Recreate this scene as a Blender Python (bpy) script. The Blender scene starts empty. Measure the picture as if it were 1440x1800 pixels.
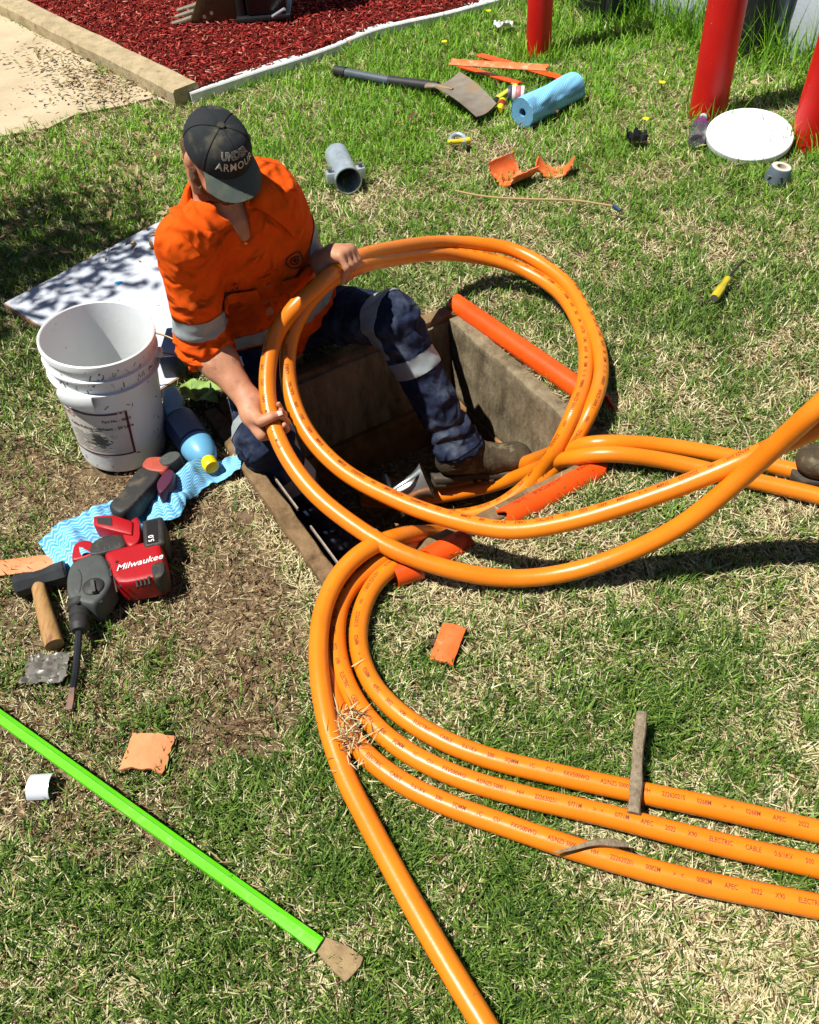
import bpy, bmesh, math, random
import numpy as np
from mathutils import Vector, Matrix

# ------------------------------------------------------------------ camera, sky, sun, exposure
SC = bpy.context.scene
COL = SC.collection
random.seed(7)
RNG = np.random.default_rng(11)
R = math.radians

CAM_H, CAM_F, CAM_PITCH, CAM_ROLL = 1.6, 1544.0, R(47.0), R(-5.0)
_p, _r = CAM_PITCH, CAM_ROLL
C_FW = np.array([0, math.cos(_p), -math.sin(_p)])
_rt, _up = np.array([1.0, 0, 0]), np.array([0, math.sin(_p), math.cos(_p)])
C_RT = _rt * math.cos(_r) + _up * math.sin(_r)
C_UP = _up * math.cos(_r) - _rt * math.sin(_r)
C_O = np.array([0, 0, CAM_H])
cam_d = bpy.data.cameras.new('camera')
cam_d.sensor_fit = 'HORIZONTAL'; cam_d.sensor_width = 36.0
cam_d.lens = CAM_F / 1440.0 * 36.0
cam_d.clip_start = 0.02; cam_d.clip_end = 1000.0
cam = bpy.data.objects.new('camera', cam_d); COL.objects.link(cam)
M = Matrix.Identity(4)
for i in range(3):
    M[i][0], M[i][1], M[i][2], M[i][3] = C_RT[i], C_UP[i], -C_FW[i], C_O[i]
cam.matrix_world = M
SC.camera = cam

SUN_EL, SUN_AZ = R(66.0), R(14.0)          # light travels towards +x, a little away from the camera
world = bpy.data.worlds.new('World'); SC.world = world; world.use_nodes = True
nt = world.node_tree
bg = nt.nodes['Background']
sky = nt.nodes.new('ShaderNodeTexSky'); sky.sky_type = 'NISHITA'; sky.sun_disc = False
sky.sun_elevation = SUN_EL
ldir = Vector((math.cos(SUN_EL) * math.cos(SUN_AZ), math.cos(SUN_EL) * math.sin(SUN_AZ), -math.sin(SUN_EL)))
sky.sun_rotation = math.atan2(-ldir.x, -ldir.y)
nt.links.new(sky.outputs[0], bg.inputs[0]); bg.inputs[1].default_value = 0.05; sky.air_density = 0.5; sky.dust_density = 0.1
sun_d = bpy.data.lights.new('sun', 'SUN'); sun_d.energy = 5.0; sun_d.angle = R(0.5); sun_d.color = (1.0, 0.96, 0.89)
sun = bpy.data.objects.new('sun', sun_d); COL.objects.link(sun)
sun.rotation_euler = ldir.to_track_quat('-Z', 'Y').to_euler()
sun.location = (-4, -1, 6)
SC.view_settings.view_transform = 'Standard'; SC.view_settings.look = 'None'
SC.cycles.diffuse_bounces = 1
SC.view_settings.exposure = 0.40; SC.view_settings.gamma = 1.0; SC.view_settings.use_curve_mapping = False

# ------------------------------------------------------------------ helpers
def G(x, y, z=0.0):
    """point of the place, at height z, that stands where the photograph shows pixel x, y"""
    d = C_FW * CAM_F + C_RT * (x - 720.0) - C_UP * (y - 900.0)
    return C_O + d * ((z - CAM_H) / d[2])
def nrm(v):
    v = np.asarray(v, float); return v / np.linalg.norm(v)
def lerp(a, b, t): return np.asarray(a, float) * (1 - t) + np.asarray(b, float) * t
def srgb(r, g, b):
    f = lambda c: (c / 12.92 if c <= 0.04045 else ((c + 0.055) / 1.055) ** 2.4)
    return (f(r / 255.0), f(g / 255.0), f(b / 255.0), 1.0)
def frame(origin, zaxis=(0, 0, 1), xhint=(1, 0, 0)):
    z = nrm(zaxis); x = np.asarray(xhint, float); x = x - z * (x @ z)
    if np.linalg.norm(x) < 1e-6: x = np.array([0, 1.0, 0]) - z * z[1]
    x = nrm(x); y = np.cross(z, x)
    m = np.eye(4); m[:3, 0], m[:3, 1], m[:3, 2], m[:3, 3] = x, y, z, origin
    return m
def T(m, pts):
    pts = np.asarray(pts, float); return pts @ m[:3, :3].T + m[:3, 3]

_NT = RNG.random((32, 32, 32)).astype(np.float32)
def vnoise(P):
    P = np.asarray(P, np.float32); i = np.floor(P).astype(np.int32); f = P - i; u = f * f * (3 - 2 * f); i &= 31; j = (i + 1) & 31
    a, b, c = u[..., 0], u[..., 1], u[..., 2]
    x0, y0, z0, x1, y1, z1 = i[..., 0], i[..., 1], i[..., 2], j[..., 0], j[..., 1], j[..., 2]
    l = lambda p, q, t: p + (q - p) * t
    return l(l(l(_NT[x0, y0, z0], _NT[x1, y0, z0], a), l(_NT[x0, y1, z0], _NT[x1, y1, z0], a), b),
             l(l(_NT[x0, y0, z1], _NT[x1, y0, z1], a), l(_NT[x0, y1, z1], _NT[x1, y1, z1], a), b), c) * 2 - 1
def n2(x, y, s, o=0.0):
    x = np.asarray(x, float); y = np.asarray(y, float)
    return vnoise(np.stack([x * s + o, y * s + o * 1.7, np.full_like(x, 3.3 + o)], -1))

# ---- materials
MATS = {}
def mat(name, col, rough=0.6, col2=None, scale=30.0, amt=0.5, bump=0.0, bscale=120.0, metal=0.0, spec=0.5,
        col3=None, scale3=8.0, lo3=0.55, hi3=0.7, stretch=None, trans=0.0, alpha=None, coat=0.0):
    if name in MATS: return MATS[name]
    m = bpy.data.materials.new(name); m.use_nodes = True
    N, L = m.node_tree.nodes, m.node_tree.links
    b = N['Principled BSDF']; b.inputs['Roughness'].default_value = rough; b.inputs['Metallic'].default_value = metal
    b.inputs['Specular IOR Level'].default_value = spec
    if coat: b.inputs['Coat Weight'].default_value = coat
    tc = N.new('ShaderNodeTexCoord'); src = tc.outputs['Object']
    if stretch:
        mp = N.new('ShaderNodeMapping'); mp.inputs['Scale'].default_value = stretch; L.new(src, mp.inputs[0]); src = mp.outputs[0]
    base = None
    def noise(s, detail=5.0):
        n = N.new('ShaderNodeTexNoise'); n.inputs['Scale'].default_value = s; n.inputs['Detail'].default_value = detail
        n.inputs['Roughness'].default_value = 0.65; L.new(src, n.inputs['Vector']); return n.outputs[0]
    def ramp(v, a, c):
        r = N.new('ShaderNodeMapRange'); r.inputs[1].default_value = a; r.inputs[2].default_value = c; L.new(v, r.inputs[0]); return r.outputs[0]
    def mix(f, a, c):
        x = N.new('ShaderNodeMix'); x.data_type = 'RGBA'; L.new(f, x.inputs[0])
        for s, i in ((a, 6), (c, 7)):
            if isinstance(s, tuple): x.inputs[i].default_value = s
            else: L.new(s, x.inputs[i])
        return x.outputs[2]
    base = col
    if col2: base = mix(ramp(noise(scale), 0.5 - 0.5 * amt * 0.5, 0.5 + 0.5 * amt * 0.5), base, col2)
    if col3: base = mix(ramp(noise(scale3, 8.0), lo3, hi3), base, col3)
    if isinstance(base, tuple): b.inputs['Base Color'].default_value = base
    else: L.new(base, b.inputs['Base Color'])
    if bump:
        bp = N.new('ShaderNodeBump'); bp.inputs['Strength'].default_value = 1.0; bp.inputs['Distance'].default_value = bump
        L.new(noise(bscale, 8.0), bp.inputs['Height']); L.new(bp.outputs[0], b.inputs['Normal'])
    if trans: b.inputs['Transmission Weight'].default_value = trans
    if alpha is not None: b.inputs['Alpha'].default_value = alpha
    MATS[name] = m
    return m

# ---- mesh collector
class MB:
    def __init__(s): s.v = []; s.f = []
    def add(s, v, f):
        o = len(s.v); s.v.extend([tuple(map(float, p)) for p in v]); s.f.extend([tuple(o + i for i in q) for q in f]); return s
    def box(s, lo, hi, m=None):
        (a, b, c), (d, e, g) = lo, hi
        v = [(a, b, c), (d, b, c), (d, e, c), (a, e, c), (a, b, g), (d, b, g), (d, e, g), (a, e, g)]
        if m is not None: v = T(m, v)
        return s.add(v, [(0, 3, 2, 1), (4, 5, 6, 7), (0, 1, 5, 4), (1, 2, 6, 5), (2, 3, 7, 6), (3, 0, 4, 7)])
    def lathe(s, prof, n=32, m=None, closed=False, wob=None):
        v, f = [], []
        for r, z in prof:
            for k in range(n):
                a = 2 * math.pi * k / n; rr = r * (1 + (wob(a, z) if wob else 0)); v.append((rr * math.cos(a), rr * math.sin(a), z))
        P = len(prof)
        for i in range(P if closed else P - 1):
            for k in range(n):
                j = (i + 1) % P; f.append((i * n + k, i * n + (k + 1) % n, j * n + (k + 1) % n, j * n + k))
        if not closed:
            if prof[0][0] > 1e-6: f.append(tuple(range(n - 1, -1, -1)))
            if prof[-1][0] > 1e-6: f.append(tuple((P - 1) * n + k for k in range(n)))
        return s.add(v if m is None else T(m, v), f)
    def tube(s, pts, rad, n=12, caps=True, flat=1.0, upv=None):
        pts = np.asarray(pts, float); K = len(pts); rad = np.full(K, rad) if np.isscalar(rad) else np.asarray(rad, float)
        t, a, b = frames(pts, upv); v, f = [], []
        for i in range(K):
            for k in range(n):
                w = 2 * math.pi * k / n; v.append(pts[i] + rad[i] * (math.cos(w) * b[i] + flat * math.sin(w) * a[i]))
        for i in range(K - 1):
            for k in range(n): f.append((i * n + k, i * n + (k + 1) % n, (i + 1) * n + (k + 1) % n, (i + 1) * n + k))
        if caps: f += [tuple(range(n - 1, -1, -1)), tuple((K - 1) * n + k for k in range(n))]
        return s.add(v, f)
    def ext(s, outline, z0, z1, m=None):
        n = len(outline); v = [(x, y, z0) for x, y in outline] + [(x, y, z1) for x, y in outline]
        f = [tuple(range(n - 1, -1, -1)), tuple(range(n, 2 * n))] + [(k, (k + 1) % n, n + (k + 1) % n, n + k) for k in range(n)]
        return s.add(v if m is None else T(m, v), f)
    def sheet(s, grid, thick):
        g = np.asarray(grid, float); a, b = g.shape[:2]
        du = np.gradient(g, axis=0); dv = np.gradient(g, axis=1); nn = np.cross(du, dv); nn /= np.linalg.norm(nn, axis=-1, keepdims=True) + 1e-12
        v = np.concatenate([(g + nn * thick / 2).reshape(-1, 3), (g - nn * thick / 2).reshape(-1, 3)]); o = a * b; f = []
        for i in range(a - 1):
            for j in range(b - 1):
                q = (i * b + j, (i + 1) * b + j, (i + 1) * b + j + 1, i * b + j + 1); f.append(q); f.append(tuple(o + k for k in q[::-1]))
        rim = [j for j in range(b)] + [i * b + b - 1 for i in range(1, a)] + [(a - 1) * b + j for j in range(b - 2, -1, -1)] + [i * b for i in range(a - 2, 0, -1)]
        for k in range(len(rim)):
            p, q = rim[k], rim[(k + 1) % len(rim)]; f.append((p, q, o + q, o + p))
        return s.add(v, f)
    def build(s, name, material, parent=None, smooth=True, ang=40, bevel=0.0, seg=2, rough=0.0, cuts=12):
        me = bpy.data.meshes.new(name); me.from_pydata(s.v, [], s.f)
        bm = bmesh.new(); bm.from_mesh(me); bmesh.ops.recalc_face_normals(bm, faces=bm.faces)
        if bevel:
            ed = [e for e in bm.edges if len(e.link_faces) == 2 and e.calc_face_angle(0) > R(25)]
            bmesh.ops.bevel(bm, geom=ed, offset=bevel, segments=seg, profile=0.5, affect='EDGES', clamp_overlap=True)
        if rough:                            # chipped, uneven masonry
            bmesh.ops.subdivide_edges(bm, edges=[e for e in bm.edges if e.calc_length() > 0.12], cuts=cuts, use_grid_fill=True)
            P = np.array([v.co[:] for v in bm.verts]); d = np.stack([vnoise(P * 31 + k * 7) + .8 * vnoise(P * 83 + k * 3) for k in range(3)], 1) * rough
            for v, q in zip(bm.verts, d): v.co += Vector(q)
        bm.to_mesh(me); bm.free()
        if smooth:
            me.polygons.foreach_set('use_smooth', [True] * len(me.polygons)); me.set_sharp_from_angle(angle=R(ang))
        me.materials.append(material)
        return link(name, me, parent)
def link(name, me, parent=None):
    o = bpy.data.objects.new(name, me); COL.objects.link(o)
    if parent is not None:
        o.parent = parent; o.matrix_parent_inverse = parent.matrix_basis.inverted()
    return o
def frames(pts, upv=None):
    """tangent, up-ish normal a, side b along a path"""
    K = len(pts); t = np.gradient(pts, axis=0); t /= np.linalg.norm(t, axis=1, keepdims=True) + 1e-12
    a = np.zeros((K, 3)); ref = np.array([0, 0, 1.0]) if upv is None else np.asarray(upv, float)
    if abs(t[0] @ ref) > 0.95: ref = np.array([0, 1.0, 0])
    for i in range(K):
        x = ref - t[i] * (ref @ t[i])
        if np.linalg.norm(x) < 0.15 and i: x = a[i - 1] - t[i] * (a[i - 1] @ t[i])
        a[i] = nrm(x)
    return t, a, np.cross(a, t)
def thing(name, label, cat, loc, group=None):
    o = bpy.data.objects.new(name, None); COL.objects.link(o); o.empty_display_size = 0.05
    o.location = tuple(map(float, loc)); o['label'] = label; o['category'] = cat
    if group: o['group'] = group
    return o
def tag(o, label, cat, group=None, kind=None):
    if kind: o['kind'] = kind
    o['label'] = label
    if kind != 'structure': o['category'] = cat
    if group: o['group'] = group
    return o
def struct(o):
    o['kind'] = 'structure'; return o
def smoothpath(pts, step=0.012):
    """centripetal-ish Catmull-Rom through the points, resampled evenly"""
    P = np.asarray(pts, float); P = np.vstack([2 * P[0] - P[1], P, 2 * P[-1] - P[-2]]); out = []
    for i in range(1, len(P) - 2):
        p0, p1, p2, p3 = P[i - 1:i + 3]
        t0 = 0.0; t1 = t0 + np.linalg.norm(p1 - p0) ** .5; t2 = t1 + np.linalg.norm(p2 - p1) ** .5; t3 = t2 + np.linalg.norm(p3 - p2) ** .5
        for t in np.linspace(t1, t2, 16, endpoint=False):
            A1 = (t1 - t) / (t1 - t0) * p0 + (t - t0) / (t1 - t0) * p1; A2 = (t2 - t) / (t2 - t1) * p1 + (t - t1) / (t2 - t1) * p2
            A3 = (t3 - t) / (t3 - t2) * p2 + (t - t2) / (t3 - t2) * p3
            B1 = (t2 - t) / (t2 - t0) * A1 + (t - t0) / (t2 - t0) * A2; B2 = (t3 - t) / (t3 - t1) * A2 + (t - t1) / (t3 - t1) * A3
            out.append((t2 - t) / (t2 - t1) * B1 + (t - t1) / (t2 - t1) * B2)
    out.append(P[-2]); out = np.array(out)
    s = np.concatenate([[0], np.cumsum(np.linalg.norm(np.diff(out, axis=0), axis=1))]); n = max(4, int(s[-1] / step))
    q = np.linspace(0, s[-1], n); res = np.stack([np.interp(q, s, out[:, k]) for k in range(3)], 1)
    for _ in range(3): res[1:-1] = 0.25 * res[:-2] + 0.5 * res[1:-1] + 0.25 * res[2:]
    return res
_TXT = {}
def text2d(body, size=1.0, shear=0.0, offset=0.0, outline=0.0, space=1.0):
    key = (body, shear, offset, outline, space)
    if key not in _TXT:
        cu = bpy.data.curves.new('lettering', 'FONT'); cu.body = body; cu.size = 1.0; cu.shear = shear; cu.offset = offset; cu.resolution_u = 2; cu.space_character = space
        if outline: cu.fill_mode = 'NONE'; cu.bevel_depth = outline; cu.bevel_resolution = 0
        ob = bpy.data.objects.new('lettering', cu); COL.objects.link(ob)
        dg = bpy.context.evaluated_depsgraph_get(); me = bpy.data.meshes.new_from_object(ob.evaluated_get(dg))
        v = np.array([x.co[:2] for x in me.vertices]) if len(me.vertices) else np.zeros((0, 2)); f = [tuple(p.vertices) for p in me.polygons]
        bpy.data.objects.remove(ob); bpy.data.curves.remove(cu); bpy.data.meshes.remove(me); _TXT[key] = (v, f)
    v, f = _TXT[key]; return v * size, f
def in_poly(x, y, poly):
    c = np.zeros(x.shape, bool); n = len(poly); j = n - 1
    for i in range(n):
        xi, yi = poly[i][:2]; xj, yj = poly[j][:2]
        with np.errstate(divide='ignore', invalid='ignore'):
            c ^= ((yi > y) != (yj > y)) & (x < (xj - xi) * (y - yi) / (yj - yi + 1e-12) + xi)
        j = i
    return c

# ---- signed distance field, meshed with surface nets (people, boots)
class Field:
    def __init__(s, lo, hi, h):
        s.lo = np.asarray(lo, float); s.h = h; s.n = np.ceil((np.asarray(hi, float) - s.lo) / h).astype(int) + 1
        s.D = np.full(s.n, 0.5, np.float32)
    def _box(s, lo, hi):
        a = np.clip(np.floor((np.asarray(lo) - s.lo) / s.h).astype(int), 0, s.n); b = np.clip(np.ceil((np.asarray(hi) - s.lo) / s.h).astype(int) + 1, 0, s.n)
        if np.any(b <= a): return None, None
        sl = tuple(slice(i, j) for i, j in zip(a, b))
        ax = [(s.lo[k] + s.h * np.arange(a[k], b[k])).astype(np.float32) for k in range(3)]
        return sl, np.stack(np.meshgrid(*ax, indexing='ij'), -1)
    def _put(s, sl, d, k, cut):
        a = s.D[sl]
        if cut: a, d = -a, d
        hh = np.clip(0.5 + 0.5 * (a - d) / k, 0, 1); r = a * (1 - hh) + d * hh - k * hh * (1 - hh)
        s.D[sl] = -r if cut else r
    def cone(s, a, b, ra, rb, k=0.02, cut=False):
        a = np.asarray(a, np.float32); b = np.asarray(b, np.float32); m = max(ra, rb) + k + 3 * s.h + 0.015
        sl, P = s._box(np.minimum(a, b) - m, np.maximum(a, b) + m)
        if sl is None: return s
        ab = b - a; t = np.clip(((P - a) @ ab) / (ab @ ab + 1e-12), 0, 1); d = np.linalg.norm(P - a - t[..., None] * ab, axis=-1) - (ra + (rb - ra) * t)
        s._put(sl, d, k, cut); return s
    def ell(s, c, rad, B=np.eye(3), k=0.02, cut=False):
        c = np.asarray(c, np.float32); rad = np.asarray(rad, np.float32); m = rad.max() + k + 3 * s.h + 0.015
        sl, P = s._box(c - m, c + m)
        if sl is None: return s
        q = (P - c) @ np.asarray(B, np.float32); n = np.linalg.norm(q / rad, axis=-1); g = np.linalg.norm(q / rad ** 2, axis=-1) + 1e-6
        s._put(sl, n * (n - 1) / g, k, cut); return s
    def plane(s, p, nv, k=0.01):
        """cut away the side the normal points to"""
        ax = [(s.lo[i] + s.h * np.arange(s.n[i])).astype(np.float32) for i in range(3)]; nv = nrm(nv)
        d = (ax[0] - p[0])[:, None, None] * nv[0] + (ax[1] - p[1])[None, :, None] * nv[1] + (ax[2] - p[2])[None, None, :] * nv[2]
        hh = np.clip(0.5 + 0.5 * (d - s.D) / k, 0, 1); s.D = (s.D * (1 - hh) + d * hh + k * hh * (1 - hh)).astype(np.float32); return s
    def disp(s, fn, band=0.03):
        idx = np.where(np.abs(s.D) < band); P = np.stack(idx, -1) * s.h + s.lo; s.D[idx] += fn(P).astype(np.float32); return s
    def at(s, P):
        q = (np.asarray(P, float) - s.lo) / s.h; q = np.clip(q, 0, s.n - 1.001); i = q.astype(int); f = q - i; D = s.D; r = 0
        for a in (0, 1):
            for b in (0, 1):
                for c in (0, 1):
                    w = (f[..., 0] if a else 1 - f[..., 0]) * (f[..., 1] if b else 1 - f[..., 1]) * (f[..., 2] if c else 1 - f[..., 2])
                    r = r + w * D[i[..., 0] + a, i[..., 1] + b, i[..., 2] + c]
        return r
    def hit(s, P, d, off=0.0, length=0.6):
        """march points P along d until they meet the surface"""
        P = np.array(P, float); d = np.asarray(d, float) * np.ones_like(P); t = np.zeros(P.shape[:-1]); 
        for _ in range(90):
            v = s.at(P + d * t[..., None]) - off; t = np.minimum(t + np.clip(v * 0.7, -0.01, 0.03), length)
        return P + d * t[..., None]
    def mesh(s, it=1):
        D = s.D; S = D < 0; n = s.n
        c = np.zeros(n - 1, np.int8)
        for a in (0, 1):
            for b in (0, 1):
                for e in (0, 1): c += S[a:n[0] - 1 + a, b:n[1] - 1 + b, e:n[2] - 1 + e]
        act = np.argwhere((c > 0) & (c < 8)); idx = np.full(n - 1, -1, np.int64); idx[tuple(act.T)] = np.arange(len(act))
        acc = np.zeros((len(act), 3)); cnt = np.zeros(len(act))
        cor = [(a, b, e) for a in (0, 1) for b in (0, 1) for e in (0, 1)]
        for p in cor:
            for k in range(3):
                if p[k]: continue
                q = list(p); q[k] = 1; d0 = D[tuple((act + p).T)]; d1 = D[tuple((act + q).T)]; m = (d0 < 0) != (d1 < 0)
                t = np.where(m, d0 / (d0 - d1 + 1e-12), 0); pos = np.array(p, float)[None] + 0.0 * act; pos[:, k] += t
                acc[m] += pos[m]; cnt[m] += 1
        V = (act + acc / cnt[:, None]) * s.h + s.lo; F = []
        for k in range(3):
            i, j = [(1, 2), (2, 0), (0, 1)][k]
            e0 = [slice(None)] * 3; e1 = [slice(None)] * 3; e0[k] = slice(0, n[k] - 1); e1[k] = slice(1, n[k])
            a, b = S[tuple(e0)], S[tuple(e1)]; E = np.argwhere(a != b); E = E[(E[:, i] > 0) & (E[:, j] > 0) & (E[:, i] < n[i] - 1) & (E[:, j] < n[j] - 1)]
            if not len(E): continue
            ins = a[tuple(E.T)]; o = np.zeros(3, int); ui = o.copy(); ui[i] = 1; uj = o.copy(); uj[j] = 1
            q = np.stack([idx[tuple((E - ui - uj).T)], idx[tuple((E - uj).T)], idx[tuple(E.T)], idx[tuple((E - ui).T)]], 1)
            q[~ins] = q[~ins][:, ::-1]; F.append(q)
        F = np.concatenate(F); F = F[(F >= 0).all(1)]
        for _ in range(it):
            A = np.zeros_like(V); w = np.zeros(len(V))
            for a in range(4):
                np.add.at(A, F[:, a], V[F[:, (a + 1) % 4]] + V[F[:, a - 1]]); np.add.at(w, F[:, a], 2)
            V = 0.4 * V + 0.6 * A / np.maximum(w, 1)[:, None]
        return V, F
    def build(s, name, material, parent=None, it=1):
        V, F = s.mesh(it); s.V, s.F = V, F; return raw(name, V, F, material, parent)
def raw(name, V, F, material, parent=None, smooth=True):
    me = bpy.data.meshes.new(name); k = F.shape[1]
    me.vertices.add(len(V)); me.vertices.foreach_set('co', np.asarray(V, np.float32).ravel())
    me.loops.add(F.size); me.loops.foreach_set('vertex_index', F.astype(np.int32).ravel())
    me.polygons.add(len(F)); me.polygons.foreach_set('loop_start', (np.arange(len(F)) * k).astype(np.int32))
    if smooth: me.polygons.foreach_set('use_smooth', np.ones(len(F), bool))
    me.update(calc_edges=True); me.validate(); me.materials.append(material)
    return link(name, me, parent)

def sewn(F, axis, org, t0, t1, off, name, m, parent, mask=None):
    """band sewn on a garment: the garment's own faces between two planes across an axis, trimmed to those planes"""
    V, Q = F.V, F.F; axis = nrm(axis); t = (V - org) @ axis; e = F.h * 1.2; ok = (t > t0 - e) & (t < t1 + e)
    if mask is not None: ok &= mask(V)
    q = Q[ok[Q].all(1)]; q = q[((t[q] > t0) & (t[q] < t1)).any(1)]
    fn = np.cross(V[Q[:, 2]] - V[Q[:, 0]], V[Q[:, 3]] - V[Q[:, 1]]); N = np.zeros_like(V)
    for k in range(4): np.add.at(N, Q[:, k], fn)
    N /= np.linalg.norm(N, axis=1, keepdims=True) + 1e-12
    u, inv = np.unique(q, return_inverse=True); P = V[u] + axis * (np.clip(t[u], t0, t1) - t[u])[:, None] + N[u] * off
    return raw(name, P, inv.reshape(q.shape), m, parent)
def axd(V, a, b):
    d = nrm(b - a); w = V - a; return np.linalg.norm(w - (w @ d)[:, None] * d, axis=1)
# ------------------------------------------------------------------ materials
m_soil = mat('soil', srgb(152, 130, 100), 0.95, srgb(90, 72, 54), 14, 0.9, bump=0.025, bscale=60, spec=0.1, col3=srgb(204, 178, 138), scale3=60, lo3=0.50, hi3=0.66)
m_conc = mat('path concrete', srgb(206, 190, 160), 0.9, srgb(178, 160, 130), 3, 0.9, bump=0.003, bscale=160, spec=0.2, col3=srgb(150, 132, 104), scale3=45, lo3=0.6, hi3=0.75)
m_kerb = mat('kerb concrete', srgb(196, 178, 142), 0.9, srgb(150, 134, 104), 14, 0.9, bump=0.004, bscale=90, spec=0.2, col3=srgb(112, 100, 76), scale3=20, lo3=0.58, hi3=0.75)
m_white = mat('white paint', srgb(232, 234, 232), 0.6, srgb(205, 206, 200), 14, 0.8, bump=0.002, bscale=60, col3=srgb(150, 140, 120), scale3=26, lo3=0.62, hi3=0.7)
m_mulchsoil = mat('mulch soil', srgb(70, 26, 18), 0.95, srgb(110, 40, 28), 40, 0.8, bump=0.01, bscale=60, spec=0.1)
m_wall = mat('painted block', srgb(200, 207, 216), 0.75, srgb(186, 194, 206), 6, 0.8, bump=0.002, bscale=140)
m_joint = mat('wall joint', srgb(120, 126, 134), 0.9)
m_red = mat('red paint', srgb(214, 20, 16), 0.42, srgb(190, 12, 10), 5, 0.8, bump=0.0008, bscale=40, col3=srgb(196, 168, 158), scale3=34, lo3=0.685, hi3=0.70)
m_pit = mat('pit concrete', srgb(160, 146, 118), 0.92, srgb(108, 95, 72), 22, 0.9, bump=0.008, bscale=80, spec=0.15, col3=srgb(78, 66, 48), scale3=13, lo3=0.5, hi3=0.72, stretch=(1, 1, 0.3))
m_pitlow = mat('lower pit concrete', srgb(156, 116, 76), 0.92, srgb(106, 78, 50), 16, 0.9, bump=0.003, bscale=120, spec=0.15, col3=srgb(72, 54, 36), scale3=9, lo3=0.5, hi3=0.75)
m_collar = mat('collar concrete', srgb(150, 124, 92), 0.95, srgb(110, 88, 62), 22, 0.9, bump=0.004, bscale=120, spec=0.1, col3=srgb(84, 66, 46), scale3=15, lo3=0.52, hi3=0.7)
m_galv = mat('galvanised steel', srgb(204, 216, 222), 0.34, srgb(160, 176, 186), 26, 0.9, metal=0.45, bump=0.0006, bscale=60)
m_steel = mat('worn steel', srgb(150, 148, 142), 0.45, srgb(112, 106, 98), 30, 0.8, metal=0.6)
m_conduit = mat('orange conduit', srgb(240, 88, 14), 0.38, srgb(228, 74, 8), 12, 0.8, bump=0.0006, bscale=50, col3=srgb(206, 120, 70), scale3=40, lo3=0.68, hi3=0.74)
m_cable = mat('cable sheath', srgb(238, 134, 24), 0.33, srgb(230, 122, 16), 9, 0.8, bump=0.0005, bscale=60, col3=srgb(190, 112, 46), scale3=38, lo3=0.63, hi3=0.72, coat=0.15)
m_print = mat('print ink', srgb(120, 44, 8), 0.6)
m_shard = mat('broken orange pipe', srgb(226, 118, 58), 0.6, srgb(222, 96, 30), 30, 0.8, bump=0.0008, bscale=80, col3=srgb(222, 170, 130), scale3=22, lo3=0.55, hi3=0.68)
m_black = mat('black rubber', srgb(30, 31, 33), 0.6, srgb(44, 44, 44), 20, 0.8)

# ------------------------------------------------------------------ ground with the hole of the pit
PIT_C = np.array([0.005, 1.785]); PIT_U = np.array([0.466, -0.885]); PIT_V = np.array([-0.885, -0.466])
PU, PV = 0.36, 0.38                       # half sizes of the opening
def pit(a, b, z=0.0):
    q = PIT_C + PIT_U * a + PIT_V * b; return np.array([q[0], q[1], z])
def pit_ab(x, y):
    dx, dy = x - PIT_C[0], y - PIT_C[1]; return dx * PIT_U[0] + dy * PIT_U[1], dx * PIT_V[0] + dy * PIT_V[1]
def lines(h):
    near = list(np.arange(h, 3.4, 0.07)); far = [3.7, 4.2, 5, 6, 8, 12, 20, 40, 90, 250]
    mid = list(np.linspace(-h, h, 12)); side = near + far
    return [-x for x in side[::-1] if x > h + 1e-6] + mid + [x for x in side if x > h + 1e-6]
la, lb = np.array(lines(PU + 0.03)), np.array(lines(PV + 0.03))
aa, bb = np.meshgrid(la, lb, indexing='ij')
gx = PIT_C[0] + PIT_U[0] * aa + PIT_V[0] * bb; gy = PIT_C[1] + PIT_U[1] * aa + PIT_V[1] * bb
def ground_z(x, y):
    a, b = pit_ab(x, y); e = np.clip((np.maximum(np.abs(a) - PU, np.abs(b) - PV) - 0.04) / 0.15, 0, 1)
    return (n2(x, y, 3.0) * 0.008 + n2(x, y, 11.0, 5.0) * 0.005 - 0.006) * e - 0.004
gz = ground_z(gx, gy); far_m = (np.abs(aa) > 3.5) | (np.abs(bb) > 3.5); gz[far_m] = -0.012
nA, nB = len(la), len(lb); hole_a = (np.abs((la[:-1] + la[1:]) / 2) < PU + 0.03); hole_b = (np.abs((lb[:-1] + lb[1:]) / 2) < PV + 0.03)
ii, jj = np.meshgrid(np.arange(nA - 1), np.arange(nB - 1), indexing='ij'); keep = ~(hole_a[:, None] & hole_b[None, :]); ii, jj = ii[keep], jj[keep]
gF = np.stack([ii * nB + jj, ii * nB + jj + 1, (ii + 1) * nB + jj + 1, (ii + 1) * nB + jj], 1)
ground = struct(raw('ground', np.stack([gx, gy, gz], -1).reshape(-1, 3), gF, m_soil))
ground['label'] = 'bare brown soil under the patchy lawn'

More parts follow.
